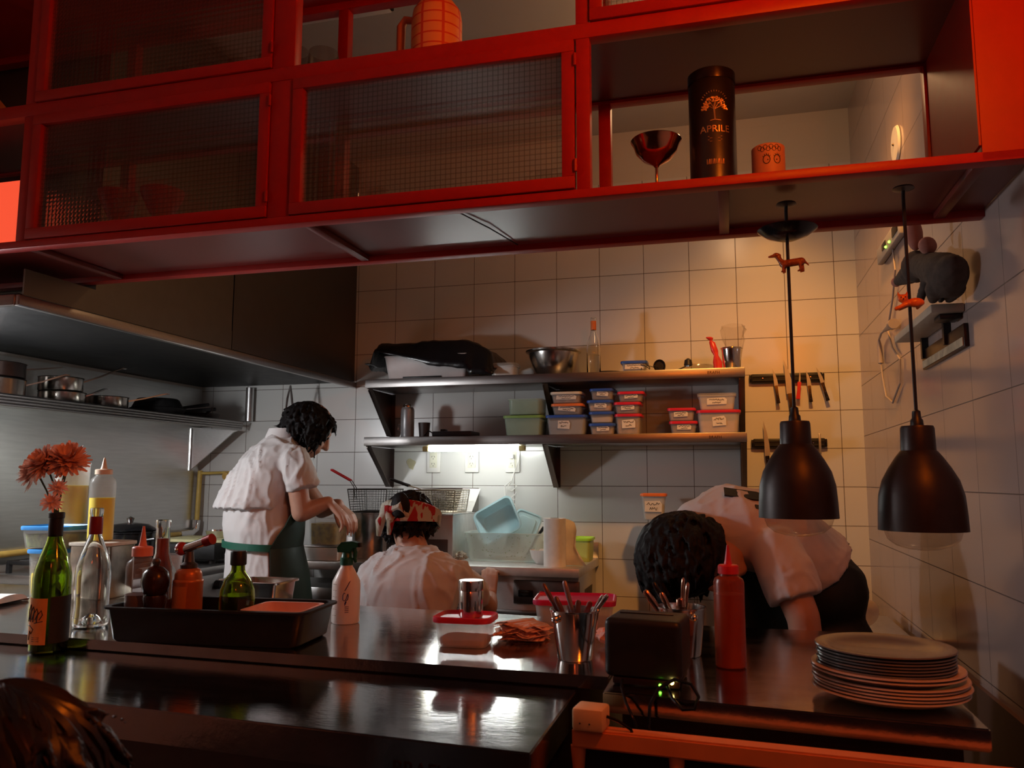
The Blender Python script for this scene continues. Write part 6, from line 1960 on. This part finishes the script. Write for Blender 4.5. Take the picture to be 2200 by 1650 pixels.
b.caps((-1.10, 2.75, 1.02), HC2 + V((.0, -.02, -.03)), .056, .054)
head_prims(b, HC2, HM2)
sr, er, wr_ = V((-.945, 2.745, .945)), V((-.905, 3.02, .800)), V((-.985, 3.330, .795))
arm_prims(b, sr, er, wr_)
hand_prims(b, wr_, (-.10, .08, 1), (.05, -1, .05), (-1, 0, 0), (.70, .68, .70, .75), .98, .3)
sl, el, wl = V((-1.250, 2.755, .945)), V((-1.29, 3.00, .80)), V((-1.22, 3.22, .70))
arm_prims(b, sl, el, wl)
hand_prims(b, wl, (.1, .9, .1), (0, -.1, 1), (1, 0, 0), (.5, .5, .5, .5))
for q in (-1, 1):
    hp = V((-1.10, 2.66, .42)) + r2 * .10 * q
    kn = V((-1.10, 3.02, .50)) + r2 * .15 * q
    an = V((-1.10, 2.80, .10)) + r2 * .12 * q
    b.caps(hp, kn, .085, .058)
    b.caps(kn, an, .054, .038)
organic('body', b, skin_m, .0065, p2, 3)
eyes(p2, HC2, HM2)
tm = MB()
for q in (-1, 1):
    hp = V((-1.10, 2.66, .42)) + r2 * .10 * q
    kn = V((-1.10, 3.02, .50)) + r2 * .15 * q
    an = V((-1.10, 2.80, .12)) + r2 * .12 * q
    tm.caps(hp, kn, .115, .078)
    tm.caps(kn, an, .076, .062)
organic('trousers', tm, trouser_m, .012, p2, 4, wrinkle(5, .004))
for q in (-1, 1):
    sm_ = MB()
    shoe(sm_, V((-1.10, 2.78, 0)) + r2 * .12 * q, f2)
    sm_.build('shoe', shoe_m, p2, world=True)
j = MB()
j.rings([eloop((q[1], q[2], q[0]), q[3] * 1.06 + .008, q[4] * 1.08 + .008, r2, f2) for q in sec2[:-1]] + [eloop((-1.10, 2.752, 1.045), .076, .072, r2, f2)])
sleeve(j, [V((-1.02, 2.74, .985)), sr + V((-.01, 0, .005)), V(sr).lerp(V(er), .30), V(sr).lerp(V(er), .62)], [.045, .062, .066, .060])
sleeve(j, [V((-1.18, 2.74, .985)), sl + V((.01, 0, .005)), V(sl).lerp(V(el), .30), V(sl).lerp(V(el), .62)], [.045, .062, .066, .060])
organic('shirt', j, shirt_m, .0075, p2, 2, wrinkle(7, .010, (10, 10, 5)))
hair(p2, HC2 + V((0, 0, .010)), HM2, (.084, .100, .094), hair_black, 380, .55, -.75, .045, .0075, 9, (0, -.3, -.9), extra=0, voxel=.0042)
scarf = bpy.data.materials.new('red_white_scarf')
scarf.use_nodes = True
nt = scarf.node_tree
p_ = nt.nodes['Principled BSDF']
tcn = nt.nodes.new('ShaderNodeTexCoord')
nzn = nt.nodes.new('ShaderNodeTexNoise')
nzn.inputs['Scale'].default_value = 16
mpn = nt.nodes.new('ShaderNodeMapping')
mpn.inputs['Scale'].default_value = (2.2, 1, .7)
nt.links.new(tcn.outputs['Object'], mpn.inputs[0])
nt.links.new(mpn.outputs[0], nzn.inputs['Vector'])
crn = nt.nodes.new('ShaderNodeValToRGB')
crn.color_ramp.interpolation = 'CONSTANT'
crn.color_ramp.elements[0].color = (.40, .014, .014, 1)
crn.color_ramp.elements[1].color = (.50, .46, .38, 1)
crn.color_ramp.elements[1].position = .44
e_ = crn.color_ramp.elements.new(.62)
e_.color = (.30, .26, .18, 1)
nt.links.new(nzn.outputs['Fac'], crn.inputs[0])
nt.links.new(crn.outputs[0], p_.inputs['Base Color'])
p_.inputs['Roughness'].default_value = .85
hs = MB()
rs = []
for i in range(48):
    t = 2 * PI * i / 48
    v = V((.104 * math.cos(t), .122 * math.sin(t), 0))
    back = max(0, -math.sin(t))
    o = V((math.cos(t), math.sin(t), 0))
    z0 = .028 - .030 * back
    hh = .030 + .018 * back
    rs.append([HC2 + (HM2 @ (v + V((0, 0, z0 - hh)))), HC2 + (HM2 @ (v + o * .006 + V((0, 0, z0 - hh)))), HC2 + (HM2 @ (v + o * .006 + V((0, 0, z0 + hh * .6)))), HC2 + (HM2 @ (v * .97 + V((0, 0, z0 + hh * .8))))])
hs.rings(rs, close=True)
hs.build('headscarf', scarf, p2, world=True)
kn_ = MB()
K = HC2 + (HM2 @ V((-.030, -.128, -.015)))
kn_.ball(K, (.024, .018, .022))
kn_.tube([K, K + V((-.020, -.012, -.035)), K + V((-.028, -.006, -.085))], [.014, .018, .008], 10)
kn_.tube([K, K + V((.020, -.012, -.030)), K + V((.012, -.008, -.080))], [.014, .016, .007], 10)
kn_.tube([K, K + V((.05, -.004, .02)), K + V((.075, .01, -.02))], [.012, .018, .010], 10)
kn_.build('scarf_knot', scarf, p2, world=True)
MB().ball(HC2 + (HM2 @ V((.014, -.118, .000))), (.036, .030, .058)).build('hair_knot', hair_black, p2, world=True)

# ------------------------------------------------------------------ bent cook
p3 = thing('person', 'cook bent low with hanging dark hair and a black logo on the back', 'person', (.27, 2.68, 0))
sp3 = [V(q) for q in ((.285, 2.70, .72), (.275, 2.68, .90), (.225, 2.64, 1.03), (.115, 2.58, 1.120), (-.015, 2.53, 1.145), (-.105, 2.49, 1.120), (-.150, 2.47, 1.090))]
hs3 = [(.165, .12), (.170, .125), (.172, .125), (.182, .125), (.180, .118), (.115, .088), (.062, .060)]
side = V((0, -1, 0))
def sring(i, k, off=0.0):
    a, b_ = sp3[max(i - 1, 0)], sp3[min(i + 1, len(sp3) - 1)]
    t = (b_ - a).normalized()
    sd = (side - t * side.dot(t)).normalized()
    v_ = t.cross(sd)
    return eloop(sp3[i], hs3[i][0] * k + off, hs3[i][1] * k + off, sd, v_)
b = MB()
for i in range(len(sp3) - 1):
    b.rings([sring(i, .80), sring(i + 1, .80)])
HC3 = V((-.088, 2.400, 1.066))
HM3 = basis((.34, -.30, -.89), (-.92, -.12, -.33))
b.caps((-.10, 2.50, 1.11), HC3 + V((.03, .02, .01)), .058, .055)
head_prims(b, HC3, HM3, 1.05)
s3, e3, w3 = V((.120, 2.375, 1.085)), V((.178, 2.325, .92)), V((.200, 2.315, .70))
arm_prims(b, s3, e3, w3, (.052, .044, .042, .030))
hand_prims(b, w3, (.05, .05, -1), (1, 0, .1), (0, 1, 0), (.3, .3, .35, .4))
s4, e4, w4 = V((.08, 2.73, 1.07)), V((.06, 2.74, .88)), V((-.02, 2.66, .72))
arm_prims(b, s4, e4, w4)
hand_prims(b, w4, (-.3, -.1, -.9), (-.9, 0, .3), (0, -1, 0), (.3, .3, .35, .4))
for q in (-1, 1):
    hp = V((.285, 2.69 + .095 * q, .78))
    b.caps(hp, hp + V((-.01, 0, -.36)), .085, .058)
    b.caps(hp + V((-.01, 0, -.36)), hp + V((.01, 0, -.69)), .056, .040)
organic('body', b, skin_m, .0065, p3, 3)
eyes(p3, HC3, HM3, 1.05)
tm = MB()
for q in (-1, 1):
    hp = V((.285, 2.69 + .095 * q, .80))
    tm.caps(hp, hp + V((-.01, 0, -.38)), .118, .085)
    tm.caps(hp + V((-.01, 0, -.38)), hp + V((.01, 0, -.70)), .085, .070)
tm.caps((.260, 2.60, .95), (.270, 2.75, .95), .126, .126)
tm.caps((.215, 2.58, 1.00), (.225, 2.72, 1.00), .110, .110)
organic('trousers', tm, apron_black, .012, p3, 4, wrinkle(9, .004))
for q in (-1, 1):
    sm_ = MB()
    shoe(sm_, V((.30, 2.69 + .097 * q, 0)), (-1, 0, 0))
    sm_.build('shoe', shoe_m, p3, world=True)
j = MB()
j.rings([sring(i, 1.03, .006) for i in range(2, 7)])
sleeve(j, [s3 + V((-.05, .06, .03)), s3 + V((-.008, .02, .012)), V(s3).lerp(V(e3), .35), V(s3).lerp(V(e3), .70), V(s3).lerp(V(e3), .74)], [.055, .074, .078, .074, .070])
sleeve(j, [s4 + V((0, -.06, .03)), s4, V(s4).lerp(V(e4), .6)], [.05, .07, .066])
organic('shirt', j, shirt_m, .0075, p3, 5, wrinkle(12, .0045, (9, 9, 9)))
hair(p3, HC3 + (HM3 @ V((0, -.006, .036))), HM3, (.122, .136, .140), hair_black, 900, .40, -.80, .060, .0062, 21, (0, .75, .20), extra=0, voxel=.0042, jit=.35)
ab = MB()
rs = []
for z, x0, x1, y in ((1.035, -.045, .10, 2.485), (.96, -.055, .17, 2.47), (.80, -.050, .24, 2.46), (.60, -.03, .30, 2.455), (.42, -.01, .34, 2.455)):
    n_ = 12
    top = [V((x0 + (x1 - x0) * i / n_, y + .012 * math.sin(i * 1.1 + z * 3), z)) for i in range(n_ + 1)]
    rs.append(top + [p + V((0, .008, 0)) for p in reversed(top)])
ab.rings(rs)
ab.build('apron', apron_m, p3, world=True)
def back_pt(u, th, off):
    i = int(u)
    f = u - i
    c_, cn = sp3[i].lerp(sp3[i + 1], f), (sp3[i + 1] - sp3[i]).normalized()
    sd = (side - cn * side.dot(cn)).normalized()
    v_ = cn.cross(sd)
    ha = hs3[i][0] * (1 - f) + hs3[i + 1][0] * f
    hb = hs3[i][1] * (1 - f) + hs3[i + 1][1] * f
    return c_ + sd * (ha * 1.03 + off) * math.cos(th) + v_ * (hb * 1.03 + off) * math.sin(th)
lp = [(3.55, 1.12), (3.40, 1.34), (3.05, 1.36), (2.70, 1.20), (2.66, .98), (2.85, .80), (3.20, .88), (3.20, .97), (2.95, .95), (2.86, 1.02), (2.92, 1.12), (3.20, 1.10)]
lg = MB()
lg.rings([[back_pt(u + .70, th - .30, .006) for u, th in lp], [back_pt(u + .70, th - .30, .0125) for u, th in lp]])
lg.build('back_logo', black_pl, p3, world=True)
MB().lathe([(0, 0), (.006, 0), (.005, .003), (0, .003)], (-.085, 2.47, 1.222), 12).build('button', black_pl, p3, world=True)

# ------------------------------------------------------------------ guest in the foreground
p4 = thing('person', 'guest with long brown hair sitting at the bar, close to the viewer', 'person', (-.66, .60, 0))
HC4 = V((-.645, .60, .985))
HM4 = basis((.15, .98, -.12), (0, .12, .99))
b = MB()
head_prims(b, HC4, HM4)
b.caps(HC4 + V((0, -.02, -.04)), HC4 + V((0, -.04, -.17)), .054, .060)
b.rings([eloop(HC4 + V((0, -.05, z)), a, b_, (1, 0, 0), (0, 1, 0)) for z, a, b_ in ((-.62, .16, .12), (-.45, .15, .11), (-.25, .18, .11), (-.18, .13, .09), (-.14, .06, .06))])
for q in (-1, 1):
    sh_, el_, wr2 = HC4 + V((.18 * q, -.05, -.22)), HC4 + V((.22 * q, .02, -.48)), HC4 + V((.10 * q, .22, -.56))
    arm_prims(b, sh_, el_, wr2)
    hand_prims(b, wr2, (-.3 * q, .9, 0), (0, 0, 1), (-q, 0, 0))
    b.caps(HC4 + V((.09 * q, -.04, -.60)), HC4 + V((.10 * q, .36, -.56)), .085, .060)
    b.caps(HC4 + V((.10 * q, .36, -.56)), HC4 + V((.10 * q, .34, -.92)), .056, .042)
organic('body', b, skin_m, .008, p4, 3)
eyes(p4, HC4, HM4)
c_ = MB()
c_.rings([eloop(HC4 + V((0, -.05, z)), a, b_, (1, 0, 0), (0, 1, 0)) for z, a, b_ in ((-.66, .185, .145), (-.45, .17, .13), (-.25, .195, .13), (-.185, .14, .10), (-.145, .075, .075))])
for q in (-1, 1):
    c_.caps(HC4 + V((.18 * q, -.05, -.225)), HC4 + V((.22 * q, .02, -.48)), .062, .05)
    c_.caps(HC4 + V((.09 * q, -.04, -.60)), HC4 + V((.10 * q, .36, -.56)), .105, .078)
    c_.caps(HC4 + V((.10 * q, .36, -.56)), HC4 + V((.10 * q, .34, -.88)), .078, .060)
organic('dark_clothes', c_, mat('dark_knit', (.03, .02, .02), .9), .012, p4, 3)
for q in (-1, 1):
    sm_ = MB()
    shoe(sm_, HC4 + V((.10 * q, .34, -.985)), (0, 1, 0))
    sm_.build('shoe', shoe_m, p4, world=True)
ho = hair(p4, HC4 + V((0, 0, .012)), HM4, (.090, .102, .098), hair_brown, 520, .60, -.8, .080, .0060, 33, (0, -.2, -1), extra=0, voxel=.004, amp=.002)
lk = MB()
rnd = random.Random(8)
for k in range(60):
    a = -1.2 + 2.9 * k / 59 + rnd.uniform(-.05, .05)
    rr = .098 + rnd.uniform(-.004, .004)
    d_ = V((math.cos(a), math.sin(a), 0))
    pts = []
    for i in range(11):
        f = i / 10
        el = PI / 2 * (1 - f * 1.25)
        p = d_ * (rr * max(.12, math.cos(el)) if el > 0 else rr * (1 + .12 * f)) + V((0, 0, .10 * math.sin(el) + .012 if el > 0 else .012 - .14 * (f - .8) / .2))
        p += V((.005 * math.sin(f * 10 + k), .005 * math.cos(f * 9 + k * 1.3), 0))
        pts.append(HC4 + p)
    lk.tube(pts, [.0018 + .0042 * math.sin(PI * min(1, i / 10 + .08)) for i in range(11)], 6)
lk.build('hair_locks', mat('light_brown_hair', (.014, .008, .007), .30, 0, .6, 14, stretch=(1, 1, .3)), ho, world=True)
stl = thing('bar_stool', 'round bar stool under the guest with brown hair', 'stool', (-.645, .56, 0))
MB().lathe([(0, .235), (.17, .235), (.175, .245), (.17, .268), (0, .272)], n=36).build('seat', dark_void, stl)
for k in range(4):
    a = PI / 4 + k * PI / 2
    MB().tube([(.10 * math.cos(a), .10 * math.sin(a), .235), (.16 * math.cos(a), .16 * math.sin(a), .0)], .011, 8).build('leg', black_pl, stl)
